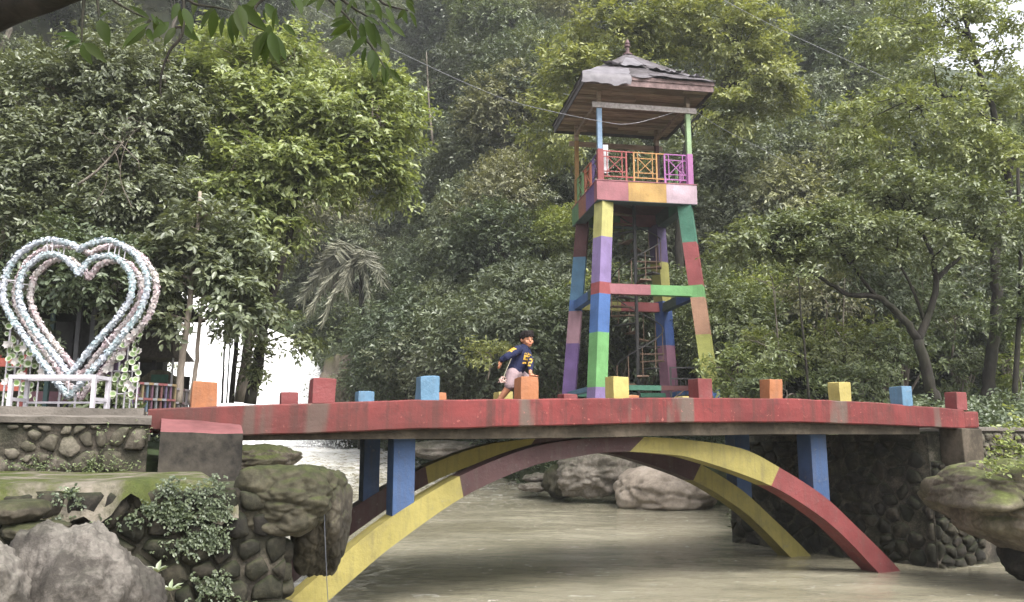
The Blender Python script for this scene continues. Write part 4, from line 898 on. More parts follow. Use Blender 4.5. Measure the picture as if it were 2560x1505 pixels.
def trellis(x0, x1, rods, rings, leaves, flowers, lb):
    o = empty('plant_trellis', (atY((x0+x1)/2, 1000, 10.9).x, 10.9, 2.2), 0, label=lb, cat='trellis'); oo = o.location.copy()
    for k, (x, yt) in enumerate(rods):
        dy = .12*(k % 2)-.06; q = atY(x, yt, 10.9+dy); MB().tube([(q.x-oo.x, dy, 0), (q.x-oo.x, dy, q.z-2.2)], .011, 6).build('rod', M['white_metal'], o)
    for (a, b, y) in rings:
        p, q = atY(a, y, 10.82), atY(b, y, 10.82); MB().tube([(p.x-oo.x,-.08,p.z-2.2),((p.x+q.x)/2-oo.x,-.13,p.z-2.2),(q.x-oo.x,-.08,q.z-2.2),((p.x+q.x)/2-oo.x,.1,p.z-2.2),(p.x-oo.x,-.08,p.z-2.2)], .009, 6).build('hoop', M['white_metal'], o)
    for x, y in leaves:
        l = bpy.data.objects.new('round_leaf', vme); COL.objects.link(l); l.parent = o
        q = atY(x, y, 10.8+R.uniform(-.12, .1)); l.location = q-oo; l.rotation_euler = (math.pi/2+R.uniform(-.55, .3), R.uniform(-.5, .5), R.uniform(-.7, .7)); sc = R.uniform(.75, 1.15); l.scale = (sc, sc, sc)
    for x, y in flowers:
        mb = MB(); c = atY(x, y, 10.74)-oo
        for k in range(7):
            a = 2*math.pi*k/7+R.random(); d = Vector((math.cos(a), -.6+R.random()*.5, math.sin(a)*.8)).normalized(); s_ = d.cross(Vector((0,1,.2))).normalized()*.026
            mb.add([c, c+d*.03+s_, c+d*.062, c+d*.03-s_], [(0,1,2),(0,2,3)])
        mb.build('silk_flower', WPET, o)
lv = lambda n_, x0, x1, y0, y1: [(R.uniform(x0, x1), R.uniform(y0, y1)) for _ in range(n_)]
trellis(15, 110, [(27,815),(45,850),(62,845),(80,880),(100,910)], [(18,60,918),(18,66,965)], [(22,815),(18,834),(35,850),(44,872),(33,845),(58,860),(74,884),(86,915),(68,910),(38,897),(30,890)] + lv(34, 18, 112, 860, 1000), [(17,861),(27,862),(60,872),(38,904),(55,938),(105,930),(14,955),(72,900)], 'white rod trellis with round pale-edged leaves left of the flower heart')
trellis(280, 350, [(284,880),(300,890),(322,855),(338,830),(348,905)], [(282,335,928),(282,336,985)], [(349,838),(350,850),(336,862),(345,897),(347,915),(346,932),(342,948),(340,963),(310,945),(330,905),(318,916),(298,897),(332,885),(346,878)] + lv(40, 268, 350, 850, 1000), [(324,842),(346,878),(305,885),(290,865),(320,960),(276,922),(268,925),(338,830),(330,972),(310,848)], 'white rod trellis with round leaves and silk flowers right of the flower heart')
# ------------------------------------------------------------------ things on the terrace behind the heart
def lattice_fence(name, x0, x1, y, Y0, Y1, H, npk, cols, rcols, lb):
    a, b = atY(x0, y, Y0), atY(x1, y, Y1); a.z = b.z = 2.15; o = empty(name, a, math.atan2(b.y-a.y, b.x-a.x), label=lb, cat='fence'); L = (b-a).length
    for k in range(npk+1): MB().box((L*k/npk-.016,-.02,0),(L*k/npk+.016,.02,H)).build('picket', paint(lin(*cols[k % len(cols)]), .1, 'fence'), o)
    for r, z in enumerate((.3*H, .62*H, .97*H)):
        for k in range(npk): MB().box((L*k/npk,-.045,z-.02),(L*(k+1)/npk-.005,-.021,z+.02)).build('rail_piece', paint(lin(*rcols[(k+r*2) % len(rcols)]), .1, 'fence'), o)
FC = [(104,88,124),(126,80,116),(150,128,80),(92,114,134),(118,72,96),(130,130,134),(126,72,72)]
lattice_fence('lattice_fence', 330, 436, 1000, 14.5, 15.2, .78, 9, FC, [(160,84,84),(160,160,164),(166,136,84),(160,160,164),(150,76,76)], 'low lattice fence in rainbow colours between the heart and the trees')
lattice_fence('lattice_fence', 436, 476, 1000, 15.25, 15.9, .72, 4, [(150,140,140),(170,160,165)], [(180,170,175),(140,110,115)], 'short faded grey lattice fence behind the two pale trunks')
a = atY(-30, 940, 13.5); o = empty('orange_railing', (a.x, 13.5, 2.15), .0, label='orange rail fence at the left edge behind the trellis', cat='fence')
for z in (.62, 1.02): MB().box((0,-.02,z-.07),(.62,.02,z+.07)).build('rail', paint(lin(196,84,58), .3), o)
for x in (.1, .55): MB().box((x-.04,.021,0),(x+.04,.08,1.15)).build('post', paint(lin(150,60,50), .3), o)
pv = empty('garden_pavilion', (-9.6, 16.0, 2.12), .1, label='dark open pavilion with teal and purple posts behind the heart', cat='pavilion')
def pvp(x, y): return atY(x, y, 16.0)-pv.location
for x, cn in ((183,(120,120,124)),(218,(120,120,124)),(290,(120,90,140)),(120,(60,96,96)),(60,(110,80,120))):
    q = pvp(x, 900); MB().box((q.x-.04,-.04,0),(q.x+.04,.04,2.42)).build('post', paint(lin(*cn), .2), pv); MB().box((q.x-.04,2.0,0),(q.x+.04,2.08,2.42)).build('post', paint(lin(60,56,60), .2), pv)
x0, x1 = pvp(20, 900).x, pvp(345, 900).x
MB().box((x0,-.05,2.421),(x1,.03,2.54)).build('beam', paint(lin(52,92,86), .2), pv); MB().box((x0,.3,.55),(x1,.36,.75)).build('rail', paint(lin(150,96,110), .2), pv); MB().box((x0,.3,.2),(x1,.36,.32)).build('rail', paint(lin(130,100,150), .2), pv)
MB().box((pvp(218,900).x+.05,.4,.9),(pvp(285,900).x,.46,2.3)).build('panel', paint(lin(110,70,110), .2), pv)
THA = plain('mossy_thatch', (.016,.014,.011), .95, .5, .1, 14, .8)
xm = (x0+x1)/2; MB().add([(x0-.4,-.7,2.5),(x1+.4,-.7,2.5),(x1+.4,2.8,2.5),(x0-.4,2.8,2.5),(x0+.5,1.05,3.7),(x1-.5,1.05,3.7),(x0-.4,-.7,2.58),(x1+.4,-.7,2.58),(x1+.4,2.8,2.58),(x0-.4,2.8,2.58)], [(0,3,2,1),(0,1,7,6),(1,2,8,7),(2,3,9,8),(3,0,6,9),(6,7,5,4),(8,9,4,5),(7,8,5),(9,6,4)]).build('roof', THA, pv, jit=.05)
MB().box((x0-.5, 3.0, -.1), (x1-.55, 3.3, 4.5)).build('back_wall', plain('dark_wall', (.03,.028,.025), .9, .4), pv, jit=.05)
gq = atY(395, 1000, 18.0); gr = empty('grotto', (gq.x, 18.0, 2.1), .0, label='mossy rock grotto with a dark arched opening and a small tiled canopy', cat='grotto')
inn = [(-.35,0),(-.36,.5),(-.3,.8),(-.12,.98),(.1,.94),(.27,.75),(.34,.4),(.36,0)]; outl = [(-.95,0),(-1.0,.7),(-.75,1.25),(-.25,1.45),(.3,1.35),(.8,1.0),(.85,.5),(.95,0)]
vs = []; n = len(inn)
for y in (0, .7): vs += [(x, y, z) for x, z in inn] + [(x*1.0, y+.05*math.sin(x*9), z) for x, z in outl]
fs = []
for k in range(n-1):
    fs += [(k, k+1, n+k+1, n+k), (2*n+k+1, 2*n+k, 3*n+k, 3*n+k+1), (k+1, k, 2*n+k, 2*n+k+1), (n+k, n+k+1, 3*n+k+1, 3*n+k)]
MB().add(vs, fs).build('rock_arch', M['tan_rock'], gr, bevel=.05, jit=.08); MB().box((-.9,.75,0),(.9,.85,1.3)).build('back_rock', plain('cave_dark', (.02,.018,.015), .95, .4), gr)
MB().box((-.05,-.12,0),(.07,.02,.62)).build('stalagmite', M['tan_rock'], gr, bevel=.02, jit=.05)
MB().box((-.28,-.16,1.12),(.42,-.11,1.3)).build('sign_board', plain('green_board', lin(48,86,70), .6, .2), gr)
TIL = plain('canopy_tiles', (.1,.085,.07), .85, .4, .2, 10, .6)
MB().add([(-1.3,-.8,1.65),(.9,-.8,1.65),(1.0,1.0,1.65),(-1.3,1.0,1.65),(-.75,.1,2.35),(.3,.1,2.35)], [(0,3,2,1),(0,1,5,4),(1,2,5),(2,3,4,5),(3,0,4)]).build('canopy_roof', TIL, gr, jit=.03)
for x in (-1.2, .85): MB().bar((x,-.7,0),(x,-.7,1.65),.06).build('canopy_post', M['white_metal'], gr)
gr.scale = (.52, .6, .95)
# ------------------------------------------------------------------ foliage
def nrm(a): return a / (np.linalg.norm(a, axis=-1, keepdims=True) + 1e-9)
def leaf_geo(P, D, N, L, wr=.24, hexa=False):
    n = len(P); D = nrm(D); S = nrm(np.cross(D, N)); N = np.cross(S, D); L = L[:, None]; W = L*wr
    if not hexa:
        V = np.stack([P, P+D*L*.42+S*W+N*W*.35, P+D*L-N*L*.12, P+D*L*.42-S*W+N*W*.35], 1).reshape(-1, 3)
        Fc = (np.arange(n)[:, None, None]*4 + np.array([(0,1,2),(0,2,3)])[None]).reshape(-1, 3)
    else:
        V = np.stack([P, P+D*L*.28+S*W*.85+N*W*.3, P+D*L*.62+S*W*.85+N*W*.2, P+D*L-N*L*.14, P+D*L*.62-S*W*.85+N*W*.2, P+D*L*.28-S*W*.85+N*W*.3], 1).reshape(-1, 3)
        Fc = (np.arange(n)[:, None, None]*6 + np.array([(0,1,2,3),(0,3,4,5)])[None]).reshape(-1, 4)
    return V, Fc
def sprays(O, out, k, ln, L, rng, droop=.25, upb=.35, side=.9, wr=.24, hexa=False, spread=.3):
    """leafy twigs: O (n,3) origins, out (n,3) growth directions, k leaves on each"""
    n = len(O); d = nrm(out + rng.normal(0, .35, (n, 3)) + np.array([0, 0, upb*.5])); nm = nrm(np.array([0, 0, 1.]) + rng.normal(0, .38, (n, 3)) + out*.6)
    s = nrm(np.cross(d, nm)); lnv = ln*rng.uniform(.6, 1.3, n)
    t_ = (np.arange(k)+.6)/k; tt = np.broadcast_to(t_, (n, k)) + rng.uniform(-.06, .06, (n, k))
    P = O[:, None] + d[:, None]*(tt*lnv[:, None])[..., None]; P[..., 2] -= droop*(tt**2)*lnv[:, None]
    sg = np.where(np.arange(k) % 2 == 0, 1., -1.)[None, :, None]*side*(1-.55*(np.arange(k) == k-1))[None, :, None]
    D = d[:, None]*.6 + s[:, None]*sg + rng.normal(0, spread, (n, k, 3)); D[..., 2] -= droop*1.0
    Nn = nm[:, None] + rng.normal(0, .28, (n, k, 3)); LL_ = L*rng.uniform(.65, 1.25, (n, k))
    return leaf_geo(P.reshape(-1, 3), D.reshape(-1, 3), nrm(Nn.reshape(-1, 3)), LL_.ravel(), wr, hexa)
def ball(n, rng, shell=.55):
    v = nrm(rng.normal(size=(n, 3))); return v*(shell+(1-shell)*rng.random((n, 1)))**(1/1.6)
LM = {
 'grey': leafmat('grey_green_leaves', [(.06,.076,.038),(.11,.132,.068),(.185,.21,.12)], .33, .26, .55),
 'dark': leafmat('dark_green_leaves', [(.036,.052,.026),(.066,.09,.043),(.12,.148,.075)], .36, .24, .5),
 'yellow': leafmat('yellow_green_leaves', [(.12,.155,.04),(.2,.24,.06),(.3,.32,.09)], .38, .4),
 'bright': leafmat('bright_green_leaves', [(.09,.122,.036),(.165,.208,.062),(.27,.3,.115)], .32, .38, .5),
 'mid': leafmat('mid_green_leaves', [(.056,.08,.032),(.105,.136,.052),(.18,.21,.085)], .35, .3, .5),
 'olive': leafmat('olive_leaves', [(.1,.112,.055),(.17,.178,.085),(.26,.26,.13)], .42, .3)}
# --- prototypes for the forested slope
def branch_path(a, b, rng, sag=.15, n=5):
    a, b = np.array(a, float), np.array(b, float); t_ = np.linspace(0, 1, n)[:, None]; L = np.linalg.norm(b-a)
    p = a+(b-a)*t_; p[1:-1] += rng.normal(0, .05*L, (n-2, 3)); p[:, 2] += sag*L*np.sin(t_[:, 0]*np.pi)*.5; return [Vector(q) for q in p]
def proto(seed, mat, H, cr_, nclump, nspray, k, L, ln, barkm, flat=.7, crad=.95, wr=.24, droop=.25):
    rng = np.random.default_rng(seed); cz = H
    C = ball(nclump, rng, .35)*np.array(cr_) + np.array([0, 0, cz]); C = C[C[:, 2] > H-cr_[2]*.75]
    mb = MB(); tp = branch_path((0,0,-1.5), (rng.normal(0,.25), rng.normal(0,.25), H*.8), rng, 0, 6); mb.tube(tp, [.02*H+.05, .018*H+.04, .015*H+.03, .012*H+.03, .01*H+.02, .05], 7)
    for c in C[:14]: mb.tube(branch_path(tp[2+int(rng.integers(0, 3))], c, rng, .2, 4), [.05,.035,.025,.012], 5)
    ci = rng.integers(0, len(C), nspray); o = ball(nspray, rng, .5); O = C[ci]+o*crad*np.array([1, 1, flat]); out = nrm(o+.6*(O-np.array([0,0,cz-cr_[2]*.4]))/max(cr_))
    V, Fc = sprays(O, out, k, ln, L, rng, droop, wr=wr)
    return mb.mesh('trunk'), barkm, np_mesh('crown', V, Fc), mat
PR = [proto(1, LM['grey'], 4.2, (2.5,2.5,2.0), 26, 2175, 7, 0.197, .55, M['bark_grey']), proto(2, LM['mid'], 4.6, (2.2,2.2,2.3), 24, 2175, 7, 0.189, .5, M['bark_pale']),
      proto(3, LM['dark'], 4.0, (2.6,2.6,1.8), 24, 2175, 8, 0.197, .6, M['bark_dark'], flat=.6), proto(4, LM['olive'], 4.6, (2.3,2.3,2.0), 22, 1885, 8, 0.164, .5, M['bark_pale']),
      proto(5, LM['grey'], 3.4, (2.9,2.7,1.6), 30, 2465, 7, 0.180, .55, M['bark_grey'], flat=.5), proto(6, LM['dark'], 5.4, (2.0,2.0,2.6), 24, 2030, 7, 0.230, .6, M['bark_grey']),
      proto(7, LM['yellow'], 4.2, (2.3,2.3,1.9), 20, 1740, 7, 0.197, .5, M['bark_dark']), proto(8, LM['mid'], 2.2, (2.1,2.1,1.6), 20, 2030, 7, 0.156, .45, M['bark_dark'], droop=.4)]
for q in PR: q[0].materials.append(q[1]); q[2].materials.append(q[3])
def plant(name, i, loc, sc, rz, label, cat, group=None):
    o = empty(name, loc, rz, label=label, cat=cat, group=group); o.scale = (sc, sc, sc*R.uniform(.9, 1.15))
    link('trunk', PR[i][0], None, o); link('crown', PR[i][2], None, o); return o
HG = 'trees crowding the steep hillside'; HL = 'leafy tree crown crowded among others on the steep forested hillside'
def gz(x, y): return float(ground(np.array([x]), np.array([y]))[0])
placed = 0
yy = 29.0
while yy < 92:
    stp = 2.5 + (yy-29)*.035
    half = .68*yy+3
    x = -half + R.uniform(0, stp)
    while x < half:
        px, py = x+R.uniform(-.4, .4)*stp, yy+R.uniform(-.45, .45)*stp; x += stp*R.uniform(.85, 1.25)
        sd = float(river_sd(np.array([px]), np.array([py]))[0])
        if sd < .8 or (abs(px-3.8) < 3.4 and py < 30.5) or (px < -10 and py < 56 and px > -24): continue
        z = gz(px, py)
        el = (z+7-EYE)/py
        if el > .95 or (yy > 40 and el < .05): continue
        if (z+3)/py > .74: continue
        if px/py > .50 and z/py > .33: continue                     # open sky over the right shoulder of the hill
        far = smooth(45, 65, np.array([py]))[0]
        wts = [3,3,1.4,1.3,3,1.4,1.0,1.4] if py < 42 else [3.4,3,1.3,1.8,3.4,1.3,.6,.3]
        i = R.choices(range(8), wts)[0]
        sc_ = R.uniform(.75, 1.2)*(1+.15*far); zc = z+4*sc_-EYE; dz_ = py*CP+zc*SP; ix, iy = 1280+F*px/dz_, 752.5-F*(zc*CP-py*SP)/dz_
        if not (-120 < ix < 2680 and -130 < iy < 1040): continue
        kind_ = ['broad grey-green','rounded mid-green','dark flat-topped','airy olive','low spreading grey-green','tall dark narrow','yellow-green','low drooping green'][i]
        row = 'at the foot of' if iy > 620 else 'halfway up' if iy > 300 else 'high on'
        colw = next(w for lim, w in ((420,'above the flower heart'),(820,'above the waterfall'),(1060,'above the drooping palm'),(1380,'left of the tower'),(1780,'behind the tower'),(2120,'right of the tower'),(9999,'at the far right')) if ix < lim)
        plant('forest_tree', i, (px, py, z-.2), sc_, R.uniform(0, 6.28), kind_+' tree '+row+' the forested hillside, '+colw, 'tree', HG); placed += 1
    yy += stp*.85
for k in range(46):
    px, py = R.uniform(-34, -15), R.uniform(21, 47)
    if float(river_sd(np.array([px]), np.array([py]))[0]) < 2.6 or (px > -25 and py > 36): continue
    i = R.choices(range(8), [3,2,3,1,3,2,.6,1])[0]; zc = gz(px, py); ixp = 1280+F*px/py
    if ixp < -200: continue
    plant('forest_tree', i, (px, py, zc-.2), R.uniform(.8, 1.25), R.uniform(0, 6.28), ['broad grey-green','rounded mid-green','dark flat-topped','airy olive','low spreading grey-green','tall dark narrow','yellow-green','low drooping green'][i]+' tree on the left bank behind the '+('pavilion' if ixp < 380 else 'slender pale trunks'), 'tree', HG)
# shrubs on the far bank between the waterfall and the tower, one by one
SHR = [(835,930,.9,2,'right of the spray'),(885,905,1.0,0,'in front of the palm trunk'),(925,930,.9,7,'low right of the pale boulder'),(985,850,1.15,1,'close right of the palm trunk'),(970,890,1.0,4,'behind the near blue post'),(1010,960,.55,7,'low between the blue posts'),(1060,850,.85,4,'behind the gap in the posts'),(1120,930,.6,1,'low left of the running child'),
       (1180,800,.95,0,'taller, above and left of the child'),(1200,910,.6,4,'low, right behind the child'),(1290,860,.8,1,'between the child and the tower'),(1330,760,1.0,0,'taller, left of the tower legs'),(1370,920,.6,3,'low at the left foot of the tower'),(1045,770,1.3,0,'right of the drooping palm'),
       (1820,900,.75,1,'low at the right foot of the tower'),(1870,760,.9,0,'right of the lower tower legs'),(1850,600,1.05,4,'right of the middle tower brace'),(1800,480,1.0,2,'right of the tower platform'),(1960,860,.75,7,'low behind the orange post right of the tower'),
       (1080,640,1.0,4,'just above and right of the palm'),(1100,540,1.0,1,'below the bare pole-like trunk'),(1180,600,1.0,0,'above the child, halfway up'),(1060,440,1.1,0,'beside the right edge of the bright tree'),(1160,470,1.1,4,'middle of the gap left of the tower'),(1240,520,1.1,3,'pale, left of the tower braces'),
       (1110,360,1.2,1,'behind the bare pole-like trunk'),(1210,380,1.2,0,'left of the tower roof'),(1280,300,1.2,3,'pale, close left of the tower roof'),(1080,250,1.2,4,'high in the gap left of the tower'),(1180,230,1.25,2,'dark, high in the gap'),(1100,120,1.3,0,'near the top edge left of centre'),(1220,100,1.3,1,'near the top edge at the centre'),(1010,90,1.3,4,'near the top edge above the bright tree'),(1330,150,1.3,2,'near the top edge left of the roof'),(940,40,1.3,1,'behind the hanging leaves at the top')]
def on_slope(x, y, H, sc):                     # farthest-back standing place whose crown lies on this line of sight
    Y = 27.0
    while Y < 120:
        q = atY(x, y, Y); g_ = gz(q.x, q.y)
        if g_ > .4 and g_+H*sc >= q.z: return q.x, q.y, g_
        Y += .5
    return None
for x, y, sc, i, w_ in SHR:
    H = [4.2,4.6,4.0,4.6,3.4,5.4,4.2,2.2][i]; q = on_slope(x, y, H, sc)
    if q: plant('bank_tree', i, (q[0], q[1], q[2]-.3), sc, R.uniform(0, 6.28), 'bushy tree on the slope, '+w_, 'tree', 'bushy trees on the far bank')
# leafy ground cover over the slope and banks
ng = 60000; gyv = 16+NR.random(ng)**1.2*70; gxv = (NR.random(ng)*2-1)*(.68*gyv+2); sdv = river_sd(gxv, gyv)
ok = (sdv > .25) & ~((np.abs(gxv-3.8) < 2.2) & (gyv < 28) & (gyv > 22.5)) & ~((gxv < -3) & (gyv < 20)); gxv, gyv = gxv[ok], gyv[ok]; gzv = ground(gxv, gyv)
ok = ((gzv-EYE)/gyv < .68) & ~((gyv > 50) & (NR.random(len(gyv)) < .35)); O = np.stack([gxv, gyv, gzv], 1)[ok]; O[:, 2] += NR.uniform(0, .7, len(O))**1.5
nearm = O[:, 1] < 30; V, Fc = sprays(O[~nearm], np.tile(np.array([[0, -.45, .75]]), ((~nearm).sum(), 1)), 5, .5, .26, NR, .3)
V2, F2 = sprays(np.repeat(O[nearm], 2, 0)+NR.normal(0, .2, (2*nearm.sum(), 3))*[1,1,.3], np.tile(np.array([[0, -.35, .8]]), (2*nearm.sum(), 1)), 6, .32, .12, NR, .3); Fc = np.vstack([Fc, F2+len(V)]); V = np.vstack([V, V2])
tag(link('undergrowth', np_mesh('undergrowth', V, Fc), LM['dark']), 'dense leafy undergrowth covering the hillside between the trees', 'undergrowth', kind='stuff')

# --- trees one can tell apart: trunks and leaf masses traced, at their own distances
def hero(name, label, trunks, blobs, mat, L, k=7, ln=.5, barkm='bark_dark', hexa=True, droop=.3, wr=.24, group=None, seed=0, twig=.3, cat='tree', mult=1.5):
    L = L*.8; ln = ln*.9; rng = np.random.default_rng(1000+seed); base = atY(*trunks[0][0][0]); o = empty(name, base, 0, label=label, cat=cat, group=group); mb = MB(); allp = []
    for pts, r0, r1 in trunks:
        c = cr(np.array([list(atY(*p)-base) for p in pts]), 5); n = len(c); c[1:-1] += rng.normal(0, r0*.12, (n-2, 3)); allp.append(c)
        mb.tube([Vector(q) for q in c], [r0+(r1-r0)*i/(n-1) for i in range(n)], 8)
    TP = np.vstack(allp); Vs, Fs, off = [], [], 0
    for (cx, cy, rx, ry, Y, dY, ns) in blobs:
        ns = int(ns*mult); b = ball(ns, rng, .25); sc = Y/F; ctr = np.array(list(atY(cx, cy, Y)-base)); R3 = np.array([rx*sc*1.05, dY, ry*sc*1.05]); ncl = max(4, ns//22)
        CC = ball(ncl, rng, .2)*R3*.86; ci = rng.integers(0, ncl, ns); cr2 = .42*min(R3[0], R3[2])+.12
        O = ctr + CC[ci] + ball(ns, rng, .4)*np.array([cr2*1.25, cr2, cr2*.6]); out = nrm((CC[ci])/R3 + .5*ball(ns, rng) + np.array([0, -.2, .15]))
        V, Fc = sprays(O, out, k, ln, L, rng, droop, wr=wr, hexa=hexa); Vs.append(V); Fs.append(Fc+off); off += len(V)
        for c in CC[:max(2, ncl//3)]:
            e = ctr+c; j = np.argmin(np.linalg.norm(TP-e, axis=1)+.6*np.maximum(0, TP[:, 2]-e[2])); a = TP[j]
            if np.linalg.norm(a-e) < 7: mb.tube(branch_path(a, e, rng, twig, 5), [.028,.022,.016,.012,.006], 5)
    mb.build('trunk', M[barkm], o, smooth=True)
    link('crown', np_mesh('crown', np.vstack(Vs), np.vstack(Fs)), LM[mat], o); return o
hero('broadleaf_tree', 'grey-green tree with pale bare branches filling the upper left, above the heart', [([(-40,1000,17.5),(-30,700,17.5),(60,500,17.2),(190,455,16.6),(300,365,16.2)],.16,.02), ([(60,500,17.2),(120,330,17),(260,200,16.8),(420,150,17)],.06,.02), ([(-30,700,17.5),(90,690,17),(230,560,16.6),(330,470,16.6)],.05,.015)],
     [(120,250,160,120,17,1.2,420),(300,200,180,120,17,1.2,520),(330,340,190,110,17,1.2,520),(110,420,150,110,16.6,1.2,430),(300,480,190,110,16.6,1.2,520),(60,560,110,80,16.4,1.0,240),(210,580,150,70,16.6,1.0,280),(430,260,110,110,17.2,1,280),(400,580,110,80,16.8,1,220),(20,320,80,120,17.5,1,160)], 'grey', .15, 8, .5, 'bark_pale', seed=1, mult=2.2)
hero('shade_tree', 'dark evergreen hanging over the pavilion, seen through the heart', [([(40,1000,14.5),(60,800,14.5),(120,690,14.3)],.08,.03)], [(120,690,100,50,14.2,.8,190),(250,690,110,60,14.2,.8,200),(200,630,150,60,14.6,.8,220),(110,830,40,90,14.4,.4,70)], 'dark', .15, 7, .4, 'bark_dark', seed=61)
hero('bright_tree', 'bright yellow-green tree leaning over the river in the upper left centre', [([(600,1005,18.5),(625,850,18.5),(655,700,18.4),(720,470,18.2),(690,300,18)],.14,.03), ([(720,470,18.2),(800,400,18),(930,350,17.6)],.06,.015), ([(655,700,18.4),(600,560,18.2),(560,380,18)],.06,.015)],
     [(560,200,130,110,18,1.2,330),(690,180,150,110,18.2,1.2,380),(640,320,170,110,17.8,1.2,460),(800,300,150,110,18,1.2,400),(920,330,120,110,18.2,1.2,300),(600,450,150,90,17.6,1.2,380),(740,430,160,90,17.8,1.2,380),(880,420,120,60,18,1,220),(640,560,140,80,17.6,1,300),(970,470,80,30,18,.7,70),(940,230,100,70,18.4,1,180)], 'bright', .18, 8, .5, 'bark_grey', seed=2, mult=2.0)
hero('ivied_tree', 'dark leaning ivy-clad trunk with sparse leaves in front of the waterfall', [([(625,1010,17.2),(648,900,17.2),(665,800,17.2),(695,690,17.3),(730,560,17.5),(745,430,17.8)],.13,.06), ([(665,800,17.2),(650,700,17),(620,640,17)],.03,.01)],
     [(690,640,70,70,17.2,.6,110),(640,780,60,40,17,.5,60),(660,900,26,80,17.1,.3,70),(730,830,60,30,17.1,.5,50),(590,690,70,60,17,.6,110)], 'mid', .15, 6, .35, 'bark_dark', seed=3)
hero('slender_tree', 'taller of two slender pale trunks left of the orange kerb post', [([(446,1008,15.4),(455,900,15.4),(470,800,15.4),(480,700,15.5),(492,600,15.6),(500,480,15.8)],.075,.035)],
     [(470,640,90,60,15.6,.8,130),(400,700,60,60,15.6,.6,80),(360,780,70,30,15.3,.5,50),(400,810,60,18,15.2,.4,36),(520,560,90,60,15.8,.8,120)], 'grey', .2, 7, .4, 'bark_pale', seed=4)
hero('slender_tree', 'thinner leaning pale trunk just left of the orange kerb post', [([(474,1008,15.6),(490,920,15.6),(500,800,15.6),(516,700,15.6),(528,610,15.7)],.05,.02)],
     [(560,700,80,50,15.6,.6,110),(600,760,70,50,15.6,.6,90),(530,640,60,40,15.8,.6,70),(600,640,70,60,16,.7,90)], 'grey', .2, 7, .4, 'bark_pale', seed=5)
for j, (x, xt, yt, rr, lb) in enumerate(((555,572,640,.022,'thin dark sapling against the waterfall, right of the pale trunks'),(566,590,660,.016,'thinnest dark sapling against the waterfall'),(578,612,600,.06,'dark straight trunk close left of the ivy-clad one'))):
    hero('sapling', lb, [([(x,1008,17.0+.3*j),((x*2+xt)/3,880,17.0+.3*j),((x+xt*2)/3,760,17.0+.3*j),(xt,yt,17+.3*j)],rr,rr*.5)], [(xt,yt+60,50,60,17+.3*j,.5,50),(xt-10,820,36,30,17+.3*j,.3,14)], 'mid', .14, 6, .3, 'bark_dark', seed=20+j)
hero('yellow_tree', 'yellow-green tree with dark crooked limbs behind the tower roof', [([(1690,900,31.5),(1700,600,31.5),(1720,350,31.5),(1790,232,31.3),(1900,190,31),(1975,150,31)],.2,.04), ([(1720,350,31.5),(1650,200,31.5),(1600,80,31.5)],.1,.03), ([(1650,200,31.5),(1500,210,31.3),(1420,260,31.2)],.08,.02), ([(1790,232,31.3),(1830,170,31.2),(1850,110,31)],.06,.02)],
     [(1440,200,110,90,31.3,1.6,420),(1400,310,90,90,31,1.4,300),(1530,90,120,70,31.5,1.6,420),(1680,60,140,80,31.5,1.6,480),(1820,80,130,90,31.2,1.6,460),(1900,170,100,70,31,1.4,320),(1840,280,110,50,31,1.4,280),(1620,180,100,60,32,1.4,280),(1960,250,60,50,31,1.2,120)], 'yellow', .24, 7, .5, 'bark_dark', seed=6)
hero('spreading_tree', 'spreading tree with a dark forked trunk and flat leafy boughs at the right', [([(2345,1015,19),(2318,940,19),(2296,850,19)],.15,.12), ([(2296,850,19),(2250,790,19),(2190,742,18.9),(2120,735,18.8),(2040,688,18.6),(1960,640,18.3)],.10,.025), ([(2190,742,18.9),(2150,690,18.8),(2110,640,18.6)],.05,.02),
      ([(2296,850,19),(2325,780,19.1),(2340,700,19.2),(2320,610,19.3),(2285,560,19.3)],.10,.03), ([(2340,700,19.2),(2380,660,19.4),(2440,610,19.6),(2490,590,19.6)],.07,.025), ([(2310,800,19.1),(2280,720,19),(2235,640,18.8)],.05,.02)],
     [(1850,625,80,40,18,.9,130),(1950,590,110,50,18.2,1.1,240),(2060,570,110,50,18.4,1.1,240),(2170,590,110,50,18.6,1.1,220),(1990,660,100,32,18.2,.8,110),(2110,640,80,36,18.5,.8,90),(2250,500,130,60,19,1.2,280),(2370,520,120,70,19.2,1.2,260),(2480,560,90,60,19.4,1,170),(2330,610,100,40,19,1,110),(2200,430,120,50,19.2,1,160)], 'mid', .15, 7, .38, 'bark_dark', seed=7)
hero('tall_tree', 'tall dark-trunked tree with airy foliage along the right edge', [([(2460,1015,21),(2478,900,21),(2492,760,21.2),(2490,620,21.3),(2520,460,21.4),(2500,330,21.5),(2440,160,21.6),(2410,40,21.7)],.17,.05), ([(2500,330,21.5),(2400,240,21.3),(2300,270,21)],.05,.015), ([(2520,460,21.4),(2540,380,21.4),(2600,340,21.5)],.08,.03)],
     [(2380,330,130,80,21.2,1.3,230),(2250,290,120,70,21,1.3,200),(2350,170,110,70,21.6,1.2,190),(2520,250,60,70,21.4,1.2,110),(2430,410,110,60,21.2,1.2,180),(2540,420,60,60,21.4,1.2,90),(2250,90,120,60,21.8,1.2,170),(2400,60,70,50,21.8,1.2,120),(2330,10,120,50,22,1.2,170),(2540,20,50,60,22,1,90),(2545,150,40,60,22,1,80),(2120,330,90,50,20.8,1.1,120)], 'bright', .17, 7, .42, 'bark_dark', seed=8, droop=.35)
hero('slim_tree', 'slim trunk standing alone at the very right edge', [([(2535,1015,20),(2548,800,20),(2552,600,20.1),(2545,420,20.2)],.07,.04)], [(2550,700,50,80,20,.8,110),(2520,800,50,40,20,.7,60),(2545,560,40,60,20,.7,60)], 'mid', .16, 6, .38, 'bark_dark', seed=9)
